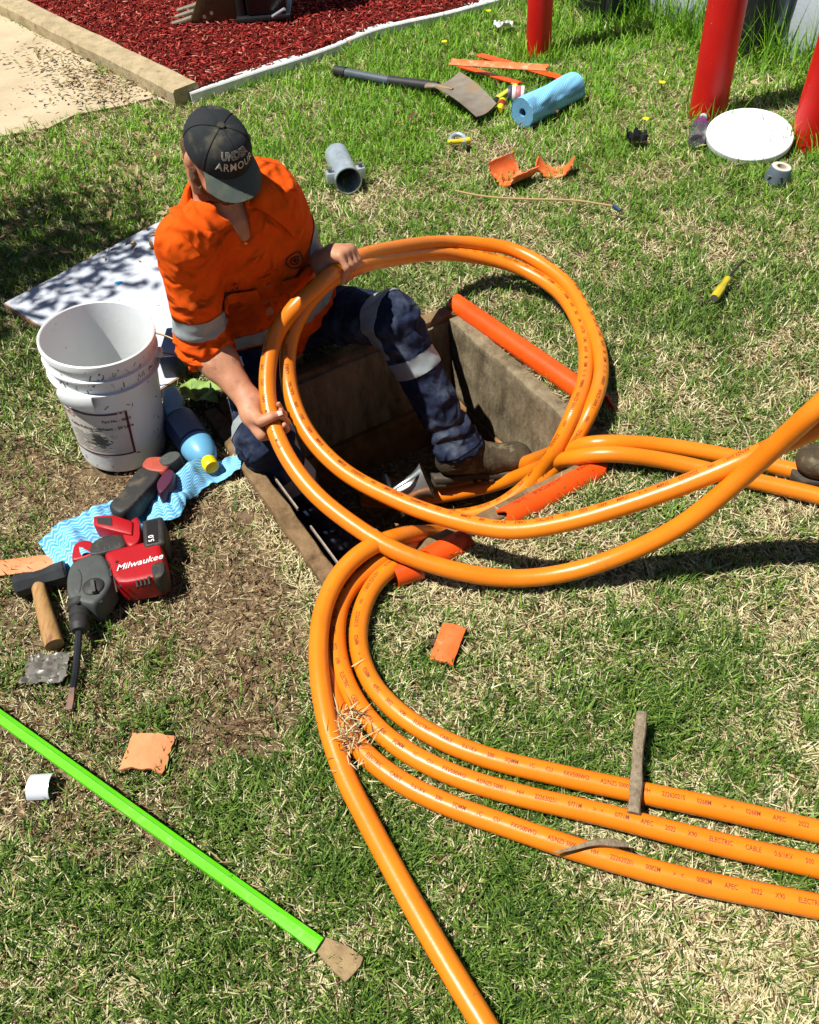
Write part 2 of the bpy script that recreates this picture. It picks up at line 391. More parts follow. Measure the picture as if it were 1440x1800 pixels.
# ---- the cable pit: panels, collar, floor
PIT_Z = -0.47
pit_t = thing('cable_pit', 'open rectangular cable pit lined with concrete panels, man sitting on its edge', 'cable pit', pit(0, 0, PIT_Z))
def pit_box(a0, a1, b0, b1, z0, z1, name, m, bev=0.004, parent=None):
    v = [pit(a, b, z) for z in (z0, z1) for a, b in ((a0, b0), (a1, b0), (a1, b1), (a0, b1))]
    return MB().add(v, [(0, 3, 2, 1), (4, 5, 6, 7), (0, 1, 5, 4), (1, 2, 6, 5), (2, 3, 7, 6), (3, 0, 4, 7)]).build(name, m, parent or pit_t, bevel=bev, rough=0.0032 if bev else 0.0, cuts=16, ang=50)
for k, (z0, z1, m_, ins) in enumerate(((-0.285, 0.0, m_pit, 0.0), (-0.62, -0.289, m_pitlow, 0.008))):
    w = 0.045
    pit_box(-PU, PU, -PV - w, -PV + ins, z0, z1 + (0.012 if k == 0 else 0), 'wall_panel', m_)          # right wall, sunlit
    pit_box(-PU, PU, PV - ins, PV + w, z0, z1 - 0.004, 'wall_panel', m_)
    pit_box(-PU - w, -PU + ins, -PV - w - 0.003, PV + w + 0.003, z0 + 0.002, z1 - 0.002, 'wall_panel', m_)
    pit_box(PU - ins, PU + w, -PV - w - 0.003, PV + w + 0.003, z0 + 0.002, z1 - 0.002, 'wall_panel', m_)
fl = [[None] * 16 for _ in range(16)]
for i in range(16):
    for j in range(16):
        a, b = -PU - 0.02 + (2 * PU + 0.04) * i / 15, -PV - 0.02 + (2 * PV + 0.04) * j / 15
        p = pit(a, b); fl[i][j] = pit(a, b, PIT_Z + 0.03 * float(n2(p[0], p[1], 7.0)))
MB().sheet(fl, 0.02).build('floor', m_soil, pit_t)
# collar: concrete rim along the left and back edges, thin steel lip inside it
pit_box(-PU - 0.02, PU + 0.06, PV + 0.008, PV + 0.052, -0.05, 0.028, 'collar', m_collar, 0.006)
pit_box(-PU - 0.06, -PU - 0.012, -PV - 0.04, PV + 0.0, -0.05, 0.018, 'collar', m_collar, 0.006)
pit_box(PU + 0.005, PU + 0.05, -PV - 0.04, PV + 0.0, -0.05, 0.014, 'collar', m_collar, 0.006)
m_lip = mat('pale steel lip', srgb(196, 184, 172), 0.5, srgb(140, 124, 108), 60, 0.9, metal=0.3)
pit_box(-0.06, 0.10, PV - 0.010, PV - 0.006, 0.006, 0.016, 'steel_lip', m_lip, 0.0)
pit_box(0.17, PU + 0.0, PV - 0.010, PV - 0.006, 0.006, 0.016, 'steel_lip', m_lip, 0.0)

# ---- path, kerb, mulch bed, white edging
KT = 0.07
e0, e1 = G(307, 161, KT), G(0, 6, KT); i0, i1 = G(352, 144, KT), G(49, 0, KT)
kd = nrm(e1 - e0); kn = np.array([-kd[1], kd[0], 0]); kn = kn if kn @ (i0 - e0) > 0 else -kn
kw = 0.5 * (kn @ (i0 - e0) + kn @ (i1 - e0)); e_end = e0 + kd * 0.02; e_far = e0 + kd * 5.0
km = frame((e_end[0], e_end[1], 0), (0, 0, 1), kd); side = 1 if (km[:3, 1] @ kn) > 0 else -1
kerb = MB(); L_ = 5.0; NK = 60
kg = []
for i in range(NK + 1):
    x = L_ * i / NK; q = []
    for (yy, zz) in ((0, -0.03), (0.0, KT - 0.012), (0.01, KT), (kw - 0.01, KT), (kw, KT - 0.012), (kw, -0.03)):
        w = T(km, [(x, side * yy, zz)])[0]; w[2] += 0.004 * float(n2(w[0], w[1], 6)) ; w[:2] += 0.004 * float(n2(w[0] + zz * 3, w[1], 14, 2)); q.append(w)
    kg.append(q)
n_ = 6; kv = [p for q in kg for p in q]; kf = [(i * n_ + j, (i + 1) * n_ + j, (i + 1) * n_ + (j + 1) % n_, i * n_ + (j + 1) % n_) for i in range(NK) for j in range(n_)]
kf += [tuple(range(n_)), tuple(NK * n_ + j for j in range(n_))]
kerb.add(kv, kf); kerb_o = kerb.build('kerb', m_kerb, ang=30); struct(kerb_o); kerb_o['label'] = 'weathered concrete kerb between path and red mulch'
path_px = [(268, 172), (225, 184), (131, 202), (86, 225), (41, 232), (0, 240), (-350, 330)]
pp = [G(x, y)[:2] for x, y in path_px]; far_k = (e_end + kd * 5.0)[:2]
path_poly = [tuple(e_end[:2] + kd[:2] * 0.02)] + [tuple(p) for p in pp] + [(-6.0, 4.4), (-6.0, 9.5), tuple(far_k)]
path_o = MB().ext([(x, y) for x, y in path_poly], -0.06, 0.002).build('path', m_conc, bevel=0.0); struct(path_o); path_o['label'] = 'pale sandy concrete path'
ed_px = [(330, 160), (358, 151), (450, 122), (540, 93), (600, 70), (645, 52), (700, 37), (748, 27), (850, 2), (960, -30)]
ed = smoothpath([G(x, y, 0.04) for x, y in ed_px], 0.05)
em = MB(); eg = []
t_, a_, b_ = frames(ed)
for i in range(len(ed)):
    w = 0.029; eg.append([ed[i] + b_[i] * w * s + np.array([0, 0, z + 0.003 * float(n2(ed[i][0], ed[i][1], 5))]) for s, z in ((-1, -0.1), (-1, -0.006), (-0.85, 0), (0.85, 0), (1, -0.006), (1, -0.1))])
n_ = 6; ev = [p for q in eg for p in q]; ef = [(i * n_ + j, (i + 1) * n_ + j, (i + 1) * n_ + (j + 1) % n_, i * n_ + (j + 1) % n_) for i in range(len(eg) - 1) for j in range(n_)] + [tuple(range(n_)), tuple((len(eg) - 1) * n_ + j for j in range(n_))]
edging = em.add(ev, ef).build('garden_edging', m_white, ang=30); tag(edging, 'white painted edging strip between red mulch and lawn', 'garden edging')
mul_poly = [tuple((e_end + kn * kw * 0.9)[:2]), tuple((e_end + kn * kw * 0.9 + kd * 4.9)[:2]), (-3.0, 10.5), (3.5, 10.5)] + [tuple(p[:2]) for p in ed[::-1]]
MZ = 0.052
bed = MB().ext(mul_poly, -0.05, MZ - 0.012).build('mulch_bed', m_mulchsoil); struct(bed); bed['label'] = 'garden bed under the red mulch'
# red wood chips, far too many to count
def chips(n, poly, z, name, m, smin, smax, ymax):
    xs, ys = np.array([p[0] for p in poly]), np.array([p[1] for p in poly]); P = np.zeros((0, 2))
    while len(P) < n:
        q = np.stack([RNG.uniform(xs.min(), xs.max(), n * 2), RNG.uniform(ys.min(), min(ys.max(), ymax), n * 2)], 1); P = np.vstack([P, q[in_poly(q[:, 0], q[:, 1], poly)]])
    P = P[:n]; L = RNG.uniform(smin, smax, n); W = L * RNG.uniform(0.18, 0.42, n); H = W * RNG.uniform(0.25, 0.6, n)
    yaw = RNG.uniform(0, 2 * np.pi, n); tl = RNG.normal(0, 0.35, n)
    c, s = np.cos(yaw), np.sin(yaw); ux = np.stack([c * np.cos(tl), s * np.cos(tl), np.sin(tl)], 1); uy = np.stack([-s, c, RNG.normal(0, 0.3, n)], 1); uy /= np.linalg.norm(uy, axis=1, keepdims=True); uz = np.cross(ux, uy)
    ctr = np.stack([P[:, 0], P[:, 1], z + RNG.uniform(-0.004, 0.014, n)], 1)
    cs = np.array([(-1, -.6, -1), (1, -.35, -1), (.9, .5, -1), (-.8, 1, -1), (-1, -.5, 1), (.85, -.4, 1), (1, .45, 1), (-.9, .8, 1)]) * 0.5
    V = ctr[:, None] + cs[None, :, 0, None] * L[:, None, None] * ux[:, None] + cs[None, :, 1, None] * W[:, None, None] * uy[:, None] + cs[None, :, 2, None] * H[:, None, None] * uz[:, None]
    q = np.array([(0, 3, 2, 1), (4, 5, 6, 7), (0, 1, 5, 4), (1, 2, 6, 5), (2, 3, 7, 6), (3, 0, 4, 7)]); F = (np.arange(n)[:, None, None] * 8 + q[None]).reshape(-1, 4)
    o = raw(name, V.reshape(-1, 3), F, m, smooth=False); col = np.repeat(RNG.random(n), 8)
    at = o.data.attributes.new('tone', 'FLOAT', 'POINT'); at.data.foreach_set('value', col.astype(np.float32)); return o
def tone_mat(name, stops, rough=0.8, translucent=0.0, attr='tone'):
    m = bpy.data.materials.new(name); m.use_nodes = True; N, L = m.node_tree.nodes, m.node_tree.links; b = N['Principled BSDF']; b.inputs['Roughness'].default_value = rough; b.inputs['Specular IOR Level'].default_value = 0.25
    a = N.new('ShaderNodeAttribute'); a.attribute_name = attr; r = N.new('ShaderNodeValToRGB'); e = r.color_ramp.elements
    e[0].position, e[0].color = stops[0]; e[1].position, e[1].color = stops[-1]
    for p, c in stops[1:-1]: x = e.new(p); x.color = c
    L.new(a.outputs['Fac'], r.inputs[0]); L.new(r.outputs[0], b.inputs['Base Color'])
    return m
m_chip = tone_mat('red chips', [(0, srgb(84, 18, 14)), (0.35, srgb(128, 28, 24)), (0.75, srgb(168, 50, 42)), (0.93, srgb(196, 92, 76)), (1, srgb(214, 156, 132))])
ch = chips(40000, mul_poly, MZ - 0.006, 'mulch', m_chip, 0.009, 0.036, 6.7); tag(ch, 'red wood chip mulch spread over the garden bed', 'mulch', kind='stuff')

# ---- grey wall behind the posts
w0, w1 = G(1130, 28), G(1440, 118); wd = nrm(w1 - w0); w_s = w0 - wd * 2.6
wn = np.array([wd[1], -wd[0], 0]); wn = wn if wn @ (C_O - w0) > 0 else -wn
wm = frame((w_s[0], w_s[1], 0), (0, 0, 1), wd); sgn = 1 if (wm[:3, 1] @ wn) > 0 else -1
wall = thing('block_wall', 'pale grey painted block wall behind the red posts', 'wall', w_s)
ys = sorted((-sgn * 0.2, -sgn * 0.008)); MB().box((-0.0, ys[0], -0.1), (6.4, ys[1], 2.45), wm).build('wall_core', m_joint, wall)
hgt = 0.385
for r in range(6):
    for k in range(-1, 6):
        x0 = k * 1.2 + (0.6 if r % 2 else 0.0) + 0.27; x1 = x0 + 1.192
        x0, x1 = max(x0, 0.0), min(x1, 6.4)
        if x1 - x0 < 0.05: continue
        ys = sorted((-sgn * 0.01, 0.0)); MB().box((x0, ys[0], r * hgt - 0.05 if r == 0 else r * hgt + 0.004), (x1, ys[1] , (r + 1) * hgt - 0.004), wm).build('block', m_wall, wall, bevel=0.003)

# ---- red posts
def post(px, py, rad, h, label, lean=(0, 0)):
    b = G(px, py); o = thing('bollard', label, 'bollard', b, 'red steel bollards by the wall'); m = frame((b[0], b[1], -0.25), (lean[0], lean[1], 1))
    MB().lathe([(rad, 0), (rad, h * 0.25), (rad, h * 0.5), (rad, h * 0.75), (rad, h + 0.25)], 40, m, wob=lambda a, z: 0.006 * math.sin(3 * a + z * 7)).build('tube', m_red, o)
    MB().lathe([(rad + 0.002, h + 0.245), (rad * 0.97, h + 0.262), (rad * 0.75, h + 0.29), (rad * 0.35, h + 0.305), (0.0, h + 0.308)], 40, m).build('domed_cap', m_red, o)
post(946, 92, 0.058, 1.25, 'red steel bollard farthest from the camera, nearest the mulch bed')
post(1242, 203, 0.072, 1.25, 'red steel bollard beside the clear plastic bottle, left of the white lid')
post(1418, 250, 0.074, 1.25, 'red steel bollard at the right edge, right of the white lid', (0.03, 0.0))
# ------------------------------------------------------------------ cables
CR = 0.021
ink = ['ELECTRIC', 'CABLE', '0.6/1KV', '500', 'SQMM', '1C', 'CU', 'FXV500WO', 'AS/NZS 5000.1', 'HH', '222620215', '0268M', '>   <', '0268M', 'APEC', '2022', 'X90']
CABLES = {}
def cable(key, ctrl, label, text_at=None, anchor=(0, 720, 900, 0), num='222620215', metre='0268M', ang=-20):
    P = smoothpath([G(x, y, z) for x, y, z in ctrl], 0.014); CABLES[key] = P
    t, a, b = frames(P); base = P[len(P) // 2].copy(); base[2] = 0
    o = thing('cable', label, 'cable', base, 'orange single core power cables')
    MB().tube(P, CR, 20).build('sheath', m_cable, o)
    # printed legend wrapped on the sheath, laid out both ways from one word whose place is known
    if text_at is None: return o
    s = np.concatenate([[0], np.cumsum(np.linalg.norm(np.diff(P, axis=0), axis=1))])
    words = [num if w == '222620215' else metre if w == '0268M' else w for w in ink]; XS, GAP = 0.74, 0.021
    wid = lambda k: text2d(words[k % len(words)], 0.0125)[0][:, 0].max() * XS
    k0 = anchor[0]; s0 = s[int(np.argmin(np.linalg.norm(P - G(*anchor[1:]), axis=1)))]; lay = []
    k, u = k0, s0
    while u < s[-1] - 0.06: lay.append((k, u)); u += wid(k) + GAP; k += 1
    k, u = k0 - 1, s0 - GAP - wid(k0 - 1)
    while u > 0.03: lay.append((k, u)); k -= 1; u -= GAP + wid(k)
    for k, pos in lay:
        if not any(u0 <= pos <= u1 for u0, u1 in text_at): continue
        v, f = text2d(words[k % len(words)], 0.0125, offset=0.008); u = pos + v[:, 0] * XS; an = R(ang) + (v[:, 1] - 0.0045) / CR
        ix = lambda Q: np.stack([np.interp(u, s, Q[:, q]) for q in range(3)], 1)
        pts = ix(P) + (CR + 0.0006) * (np.cos(an)[:, None] * ix(a) + np.sin(an)[:, None] * ix(b))
        MB().add(pts, f).build('printed_word', m_print, o, smooth=False)
    return o
ALL = [(0, 99)]
cable('loop_in', [(2060, 900, .024), (1900, 800, .12), (1760, 722, .36), (1620, 690, .50), (1500, 715, .49), (1440, 750, .44), (1370, 782, .38), (1300, 812, .33), (1200, 853, .28), (1100, 888, .235), (1000, 917, .19), (900, 932, .15), (800, 915, .125), (700, 880, .12), (600, 825, .13), (535, 752, .17), (507, 670, .23), (509, 600, .30), (532, 545, .36), (570, 500, .395), (612, 476, .395), (690, 455, .28), (800, 447, .14), (900, 466, .085), (980, 512, .06), (1022, 580, .05), (1030, 650, .065), (1010, 720, .10), (980, 785, .02), (945, 835, -.09), (880, 888, -.17), (800, 908, -.23), (735, 895, -.29), (690, 870, -.35)],
      'orange cable held in both hands, inner strand of the big loop', ALL, (5, 1432, 752, .44), '222620252', '0768M', -5)
cable('loop_out', [(2120, 860, .024), (1960, 740, .16), (1800, 640, .42), (1640, 610, .60), (1500, 665, .57), (1440, 715, .52), (1370, 778, .42), (1300, 842, .315), (1200, 922, .19), (1100, 973, .10), (1000, 1006, .045), (900, 1017, .03), (800, 1003, .05), (700, 970, .075), (620, 922, .10), (552, 866, .13), (502, 798, .17), (476, 730, .21), (470, 660, .265), (484, 590, .33), (514, 545, .385), (556, 505, .415), (606, 464, .41), (690, 437, .30), (800, 426, .165), (900, 438, .115), (990, 492, .085), (1038, 570, .06), (1057, 640, .07), (1042, 712, .10), (1008, 778, .03), (970, 830, -.07), (905, 885, -.17), (830, 935, -.23), (765, 948, -.29), (700, 935, -.36)],
      'orange cable in the lower hand, outer strand of the loop, lowest over the grass', [(2.75, 9)], (3, 700, 970, .08), '222620251', '0771M', 25)
cable('run_front', [(2100, 1070, .024), (1800, 970, .024), (1520, 895, .024), (1440, 872, .024), (1300, 840, .026), (1180, 812, .035), (1070, 798, .055), (1000, 806, .01), (940, 826, -.17), (870, 852, -.30), (800, 868, -.335), (725, 879, -.35), (690, 882, -.36), (640, 880, -.39)],
      'orange cable running from the right edge under the boot into the bell mouth', None)
cable('run_back', [(2100, 1010, .024), (1800, 925, .024), (1520, 858, .024), (1440, 838, .024), (1300, 806, .026), (1160, 783, .04), (1050, 779, .06), (995, 790, .0), (940, 808, -.17), (870, 832, -.32), (800, 848, -.37), (740, 856, -.40), (680, 850, -.44)],
      'orange cable lying behind the one under the boot, coming from the right edge', None)
cable('fore_top', [(860, 985, -.34), (800, 978, -.2), (745, 978, -.06), (700, 990, .03), (662, 1022, .032), (638, 1068, .026), (630, 1130, .024), (650, 1195, .024), (695, 1248, .024), (760, 1292, .024), (850, 1330, .024), (980, 1362, .024), (1120, 1392, .024), (1280, 1425, .024), (1440, 1462, .024), (1560, 1490, .024), (1800, 1550, .024), (2100, 1640, .024)],
      'orange cable topmost of the three across the foreground, under the weathered stick', [(0.3, 9)], (0, 722, 1282, .024), '222620215', '0268M', -8)
cable('fore_mid', [(860, 970, -.36), (800, 955, -.18), (740, 955, -.02), (680, 978, .04), (630, 1015, .034), (600, 1060, .026), (591, 1120, .024), (604, 1190, .024), (640, 1255, .024), (700, 1312, .024), (790, 1360, .024), (900, 1395, .024), (1060, 1432, .024), (1240, 1478, .024), (1440, 1524, .024), (1560, 1552, .024), (1800, 1612, .024), (2100, 1700, .024)],
      'orange cable in the middle of the three across the foreground', [(0.3, 9)], (4, 684, 1318, .024), '222620251', '0771M', -8)
cable('fore_low', [(840, 960, -.4), (790, 940, -.2), (735, 940, -.02), (670, 962, .035), (618, 1005, .03), (588, 1060, .022), (575, 1120, .02), (575, 1170, .02), (590, 1240, .022), (628, 1310, .024), (690, 1365, .024), (770, 1408, .024), (880, 1448, .024), (1020, 1495, .024), (1200, 1545, .024), (1440, 1594, .024), (1560, 1620, .024), (1800, 1676, .024), (2100, 1770, .024)],
      'orange cable lowest of the three across the foreground, dry grass snagged on it', [(0.75, 9)], (1, 680, 1380, .024), '222620201', '0082M', -8)
cable('fore_down', [(850, 975, -.42), (800, 950, -.22), (745, 938, .0), (690, 946, .07), (640, 968, .085), (598, 1008, .075), (570, 1065, .066), (560, 1130, .06), (563, 1200, .052), (578, 1280, .04), (605, 1360, .028), (650, 1450, .024), (715, 1570, .024), (790, 1700, .024), (860, 1815, .024), (930, 1930, .024), (1010, 2060, .024), (1120, 2180, .024)],
      'orange cable running down out of the bottom edge', None)

# ------------------------------------------------------------------ conduits on the rims of the pit
def pipe(p0, p1, rad, wall_t, label, jag=(0, 0), text=None, name='conduit', cat='conduit', n=28):
    p0, p1 = np.asarray(p0, float), np.asarray(p1, float); d = nrm(p1 - p0); L = np.linalg.norm(p1 - p0); m = frame(p0, d, (0, 0, 1))
    o = thing(name, label, cat, (p0 + p1) / 2); mb = MB(); v = []; rows = 10
    for (rr, inner) in ((rad, 0), (rad - wall_t, 1)):
        for i in range(rows + 1):
            for k in range(n):
                w = 2 * math.pi * k / n; z = L * i / rows
                if i == 0: z += jag[0] * (0.5 + 0.5 * math.sin(3 * w + 1) * math.cos(2 * w))
                if i == rows: z -= jag[1] * (0.5 + 0.5 * math.sin(2 * w + 2) * math.cos(3 * w))
                v.append((rr * math.cos(w), rr * math.sin(w), z))
    o2 = (rows + 1) * n; f = []
    for i in range(rows):
        for k in range(n):
            q = (i * n + k, i * n + (k + 1) % n, (i + 1) * n + (k + 1) % n, (i + 1) * n + k); f += [q, tuple(o2 + x for x in q[::-1])]
    for i in (0, rows):
        for k in range(n): f.append((i * n + k, i * n + (k + 1) % n, o2 + i * n + (k + 1) % n, o2 + i * n + k))
    mb.add(T(m, v), f).build('pipe_wall', m_conduit, o)
    for body, u0, size, ang in text or ():
        v2, f2 = text2d(body, size, offset=0.01); an = R(ang) + (v2[:, 1]) / rad; MB().add(T(m, np.stack([(rad + 0.0007) * np.cos(an), (rad + 0.0007) * np.sin(an), u0 + v2[:, 0]], 1)), f2).build('printed_word', m_print, o, smooth=False)
    return o
pipe(G(800, 533, .018), G(1072, 722, .018), 0.031, 0.004, 'bright orange conduit lying along the sunlit right rim of the pit', (0.0, 0.05))
pipe(G(872, 922, .0), G(1072, 816, -.004), 0.031, 0.004, 'bright orange printed conduit along the near rim, under the crossing cables', (0.03, 0.05),
     [('uPVC', 0.06, 0.016, -28), ('ELECTRICAL', 0.12, 0.016, -28), ('63mm', 0.26, 0.016, -28)])
pipe(G(742, 990, .0), G(830, 945, .0), 0.031, 0.004, 'short broken orange conduit on the near rim beside the bent foreground cables', (0.02, 0.05))
pipe(G(693, 1012, .02), G(738, 996, .02), 0.03, 0.004, 'short open-ended orange conduit stub at the near corner of the pit', (0.0, 0.0))
# slab cut to an outline, lying at a place: outline in pixels at height z1
def slabpx(px, z0, z1, shrink=1.0):
    w = [G(x, y, z1) for x, y in px]; c = np.mean(w, 0); mb = MB(); n = len(w)
    v = [(p[0], p[1], z0) for p in w] + [(p[0], p[1], z1) for p in w]
    return mb.add(v, [tuple(range(n - 1, -1, -1)), tuple(range(n, 2 * n))] + [(k, (k + 1) % n, n + (k + 1) % n, n + k) for k in range(n)]), c
def pillow(px, z0, z1, n=14, rnd=0.45, sq=0.34):
    """rounded body over an outline: wide in the middle, drawn in towards top and bottom"""
    zc = (z0 + z1) / 2; W = np.array([G(x, y, zc + (z1 - zc) * 0.3)[:2] for x, y in px]); 
    Q = []
    K = len(W)
    for i in range(K):
        a, b = W[i], W[(i + 1) % K]
        for t in (0.0, 0.25, 0.5, 0.75): Q.append(lerp(a, b, t))
    Q = np.array(Q)
    for _ in range(2): Q = 0.25 * np.roll(Q, 1, 0) + 0.5 * Q + 0.25 * np.roll(Q, -1, 0)
    c = Q.mean(0); mb = MB(); v = []; K = len(Q); hz = (z1 - z0) / 2
    d = np.roll(Q, -1, 0) - np.roll(Q, 1, 0); nr = np.stack([d[:, 1], -d[:, 0]], 1); nr /= np.linalg.norm(nr, axis=1, keepdims=True) + 1e-9
    if ((Q - c) * nr).sum() < 0: nr = -nr
    ins = hz * rnd * 2
    for i in range(n + 1):
        w = math.pi * i / n; z = zc - hz * math.cos(w); k = (1 - math.sin(w) ** sq); z = zc - hz * math.copysign(abs(math.cos(w)) ** .6, math.cos(w))
        for j in range(K): q = c + (Q[j] - c) * (1 - k * .22) - nr[j] * .002 * k; v.append((q[0], q[1], z))
    f = [(i * K + j, i * K + (j + 1) % K, (i + 1) * K + (j + 1) % K, (i + 1) * K + j) for i in range(n) for j in range(K)] + [tuple(range(K - 1, -1, -1)), tuple(n * K + j for j in range(K))]
    return mb.add(v, f)
def flat_text(body, p, xdir, size, up=(0, 0, 1), shear=0.0, off=0.0):
    v, f = text2d(body, size, shear, off); m = frame(p, up, xdir); return MB().add(T(m, np.stack([v[:, 0], v[:, 1], 0 * v[:, 0]], 1)), f)
# ------------------------------------------------------------------ white bucket
m_hdpe = mat('white bucket plastic', srgb(246, 249, 248), 0.42, srgb(234, 240, 240), 5, 0.8, bump=0.0008, bscale=30, col3=srgb(150, 134, 110), scale3=24, lo3=0.66, hi3=0.74)
m_blab = mat('white label', srgb(222, 216, 208), 0.55, srgb(206, 198, 186), 30, 0.8, col3=srgb(160, 150, 110), scale3=18, lo3=0.58, hi3=0.72)
m_ink = mat('black ink', srgb(24, 20, 24), 0.6); m_maroon = mat('maroon ink', srgb(92, 16, 34), 0.6); m_rlogo = mat('red logo ink', srgb(206, 60, 70), 0.6)
m_gblack = mat('black grime', srgb(40, 44, 48), 0.8, srgb(80, 84, 80), 60, 0.8)
b0 = G(220, 782); bt = G(169, 584, 0.372); bax = nrm(bt - b0)
bm_ = frame(b0, bax, (1, 0, 0)); bm_[:3, :2] *= 0.925; bucket = thing('bucket', 'large dirty white plastic bucket with a lubricant label', 'bucket', b0)
prof = [(0.0, 0.004), (0.112, 0.0), (0.121, 0.006), (0.124, 0.02), (0.138, 0.272), (0.1385, 0.276), (0.149, 0.279), (0.1495, 0.284), (0.1405, 0.287), (0.1415, 0.318), (0.1505, 0.3205), (0.151, 0.326), (0.1435, 0.329), (0.1445, 0.352), (0.1505, 0.354), (0.1515, 0.362), (0.1505, 0.371), (0.1465, 0.3735), (0.1435, 0.371), (0.1405, 0.35), (0.134, 0.27), (0.120, 0.022), (0.0, 0.014)]
MB().lathe(prof, 72, bm_).build('pail', m_hdpe, bucket, ang=35)
def on_bucket(ang, z, off=0.0):
    r = np.interp(z, [0.02, 0.272], [0.124, 0.138]) + off; return np.stack([r * np.cos(ang), r * np.sin(ang), z + 0 * ang], -1)
LA = R(-99)      # middle of the label, facing the camera
la0, la1, lz0, lz1 = LA - 0.80, LA + 0.66, 0.07, 0.218
gr = [[on_bucket(np.array(la0 + (la1 - la0) * i / 30), lz0 + (lz1 - lz0) * j / 6, 0.0012) for j in range(7)] for i in range(31)]
lab = MB().sheet(T(bm_, gr), 0.0008).build('label', m_blab, bucket)
def arc_strip(a0, a1, z0, z1, off, name, m, par, n=30, slope=0.0, skip=None):
    mb = MB()
    for i in range(n):
        if skip and skip(i / n): continue
        u0, u1 = a0 + (a1 - a0) * i / n, a0 + (a1 - a0) * (i + 1) / n
        mb.add(T(bm_, [on_bucket(np.array(u0), z0, off), on_bucket(np.array(u1), z0, off), on_bucket(np.array(u1), z1, off), on_bucket(np.array(u0), z1, off)]), [(0, 1, 2, 3)])
    return mb.build(name, m, par)
arc_strip(la0, la1, lz0, lz0 + 0.005, 0.0022, 'border', m_maroon, lab)
arc_strip(la0, la1, lz1 - 0.005, lz1, 0.0022, 'border', m_maroon, lab, skip=lambda t: 0.84 < t < 0.97 and t not in (0.9,))
arc_strip(la1 - 0.05, la1, lz0, lz1, 0.0024, 'border', m_maroon, lab, 3); arc_strip(la0, la0 + 0.018, lz0, lz1, 0.0024, 'border', m_maroon, lab, 2)
def bucket_text(body, ang, z, size, m, off=0.0026, bold=0.02):
    v, f = text2d(body, size, offset=bold); u = ang + v[:, 0] / 0.132; MB().add(T(bm_, on_bucket(u, z + v[:, 1], off)), f).build('lettering', m, lab, smooth=False)
bucket_text('Cable Pulling Lubricant - 20 Litre', la0 + 0.16, 0.163, 0.0136, m_ink)
bucket_text('Part No. - GL20', la1 - 0.52, 0.189, 0.0115, m_ink)
bucket_text('ibd', la0 + 0.05, 0.194, 0.016, m_ink, bold=0.0)
def fine_print():                             # lines of print too small to read
    mb = MB()
    for z in np.arange(0.084, 0.152, 0.0062):
        a = la0 + 0.12
        while a < la1 - 0.35 - RNG.uniform(0, .25):
            l = RNG.uniform(0.006, 0.02) / 0.13
            if RNG.random() < .82: mb.add(T(bm_, [on_bucket(np.array(q), zz, 0.0025) for q, zz in ((a, z), (a + l, z), (a + l, z + .0016), (a, z + .0016))]), [(0, 1, 2, 3)])
            a += l + 0.012
    return mb
fo = fine_print().build('fine_print', m_ink, lab, smooth=False); fo['kind'] = 'stuff'
def swirl():
    mb = MB()
    for k in range(26):
        a = 0.35 * k; r0, r1 = 0.002 + 0.00032 * k, 0.0036 + 0.00036 * k
        q = [(r0 * math.cos(a), r0 * math.sin(a)), (r1 * math.cos(a), r1 * math.sin(a)), (r1 * math.cos(a + .35), r1 * math.sin(a + .35)), (r0 * math.cos(a + .35), r0 * math.sin(a + .35))]
        mb.add(T(bm_, [on_bucket(np.array(la0 + 0.27 + x / 0.13), 0.199 + y, 0.0026) for x, y in q]), [(0, 1, 2, 3)])
    return mb
swirl().build('swirl_logo', m_rlogo, lab, smooth=False)
gm = MB()
for k in range(70):                          # smeared black grime on the label
    a = LA + RNG.normal(-0.02, 0.10); z = 0.128 + RNG.normal(0, 0.014); l = RNG.uniform(0.004, 0.014); w = RNG.uniform(0.0008, 0.0022); t = RNG.normal(-0.5, 0.5)
    q = [(-l, -w), (l, -w * .4), (l, w), (-l, w * .6)]; gm.add(T(bm_, [on_bucket(np.array(a + (x * math.cos(t) - y * math.sin(t)) / 0.13), z + x * math.sin(t) + y * math.cos(t), 0.003) for x, y in q]), [(0, 1, 2, 3)])
gm.build('grime', m_gblack, lab, smooth=False)
sc = MB()
for k in range(90):                          # scuffs and dried drips round the rim and walls
    a = RNG.uniform(-math.pi, 0.3); z = RNG.choice([RNG.uniform(0.289, 0.318), RNG.uniform(0.33, 0.352), RNG.uniform(0.02, 0.27)]); l = RNG.uniform(0.002, 0.009); w = RNG.uniform(0.0006, 0.0022); t = RNG.normal(1.2, 0.7)
    rr = np.interp(z, [0.02, 0.272, 0.287, 0.318, 0.329, 0.352], [0.124, 0.138, 0.1405, 0.1415, 0.1435, 0.1445]) + 0.001
    q = [(-l, -w), (l, -w * .4), (l, w), (-l, w * .6)]; pts = []
    for x, y in q: an = a + (x * math.cos(t) - y * math.sin(t)) / 0.14; zz = z + x * math.sin(t) + y * math.cos(t); pts.append((rr * math.cos(an), rr * math.sin(an), zz))
    sc.add(T(bm_, pts), [(0, 1, 2, 3)])
sc.build('scuffs', mat('dried dirt', srgb(112, 96, 76), 0.9), bucket, smooth=False)
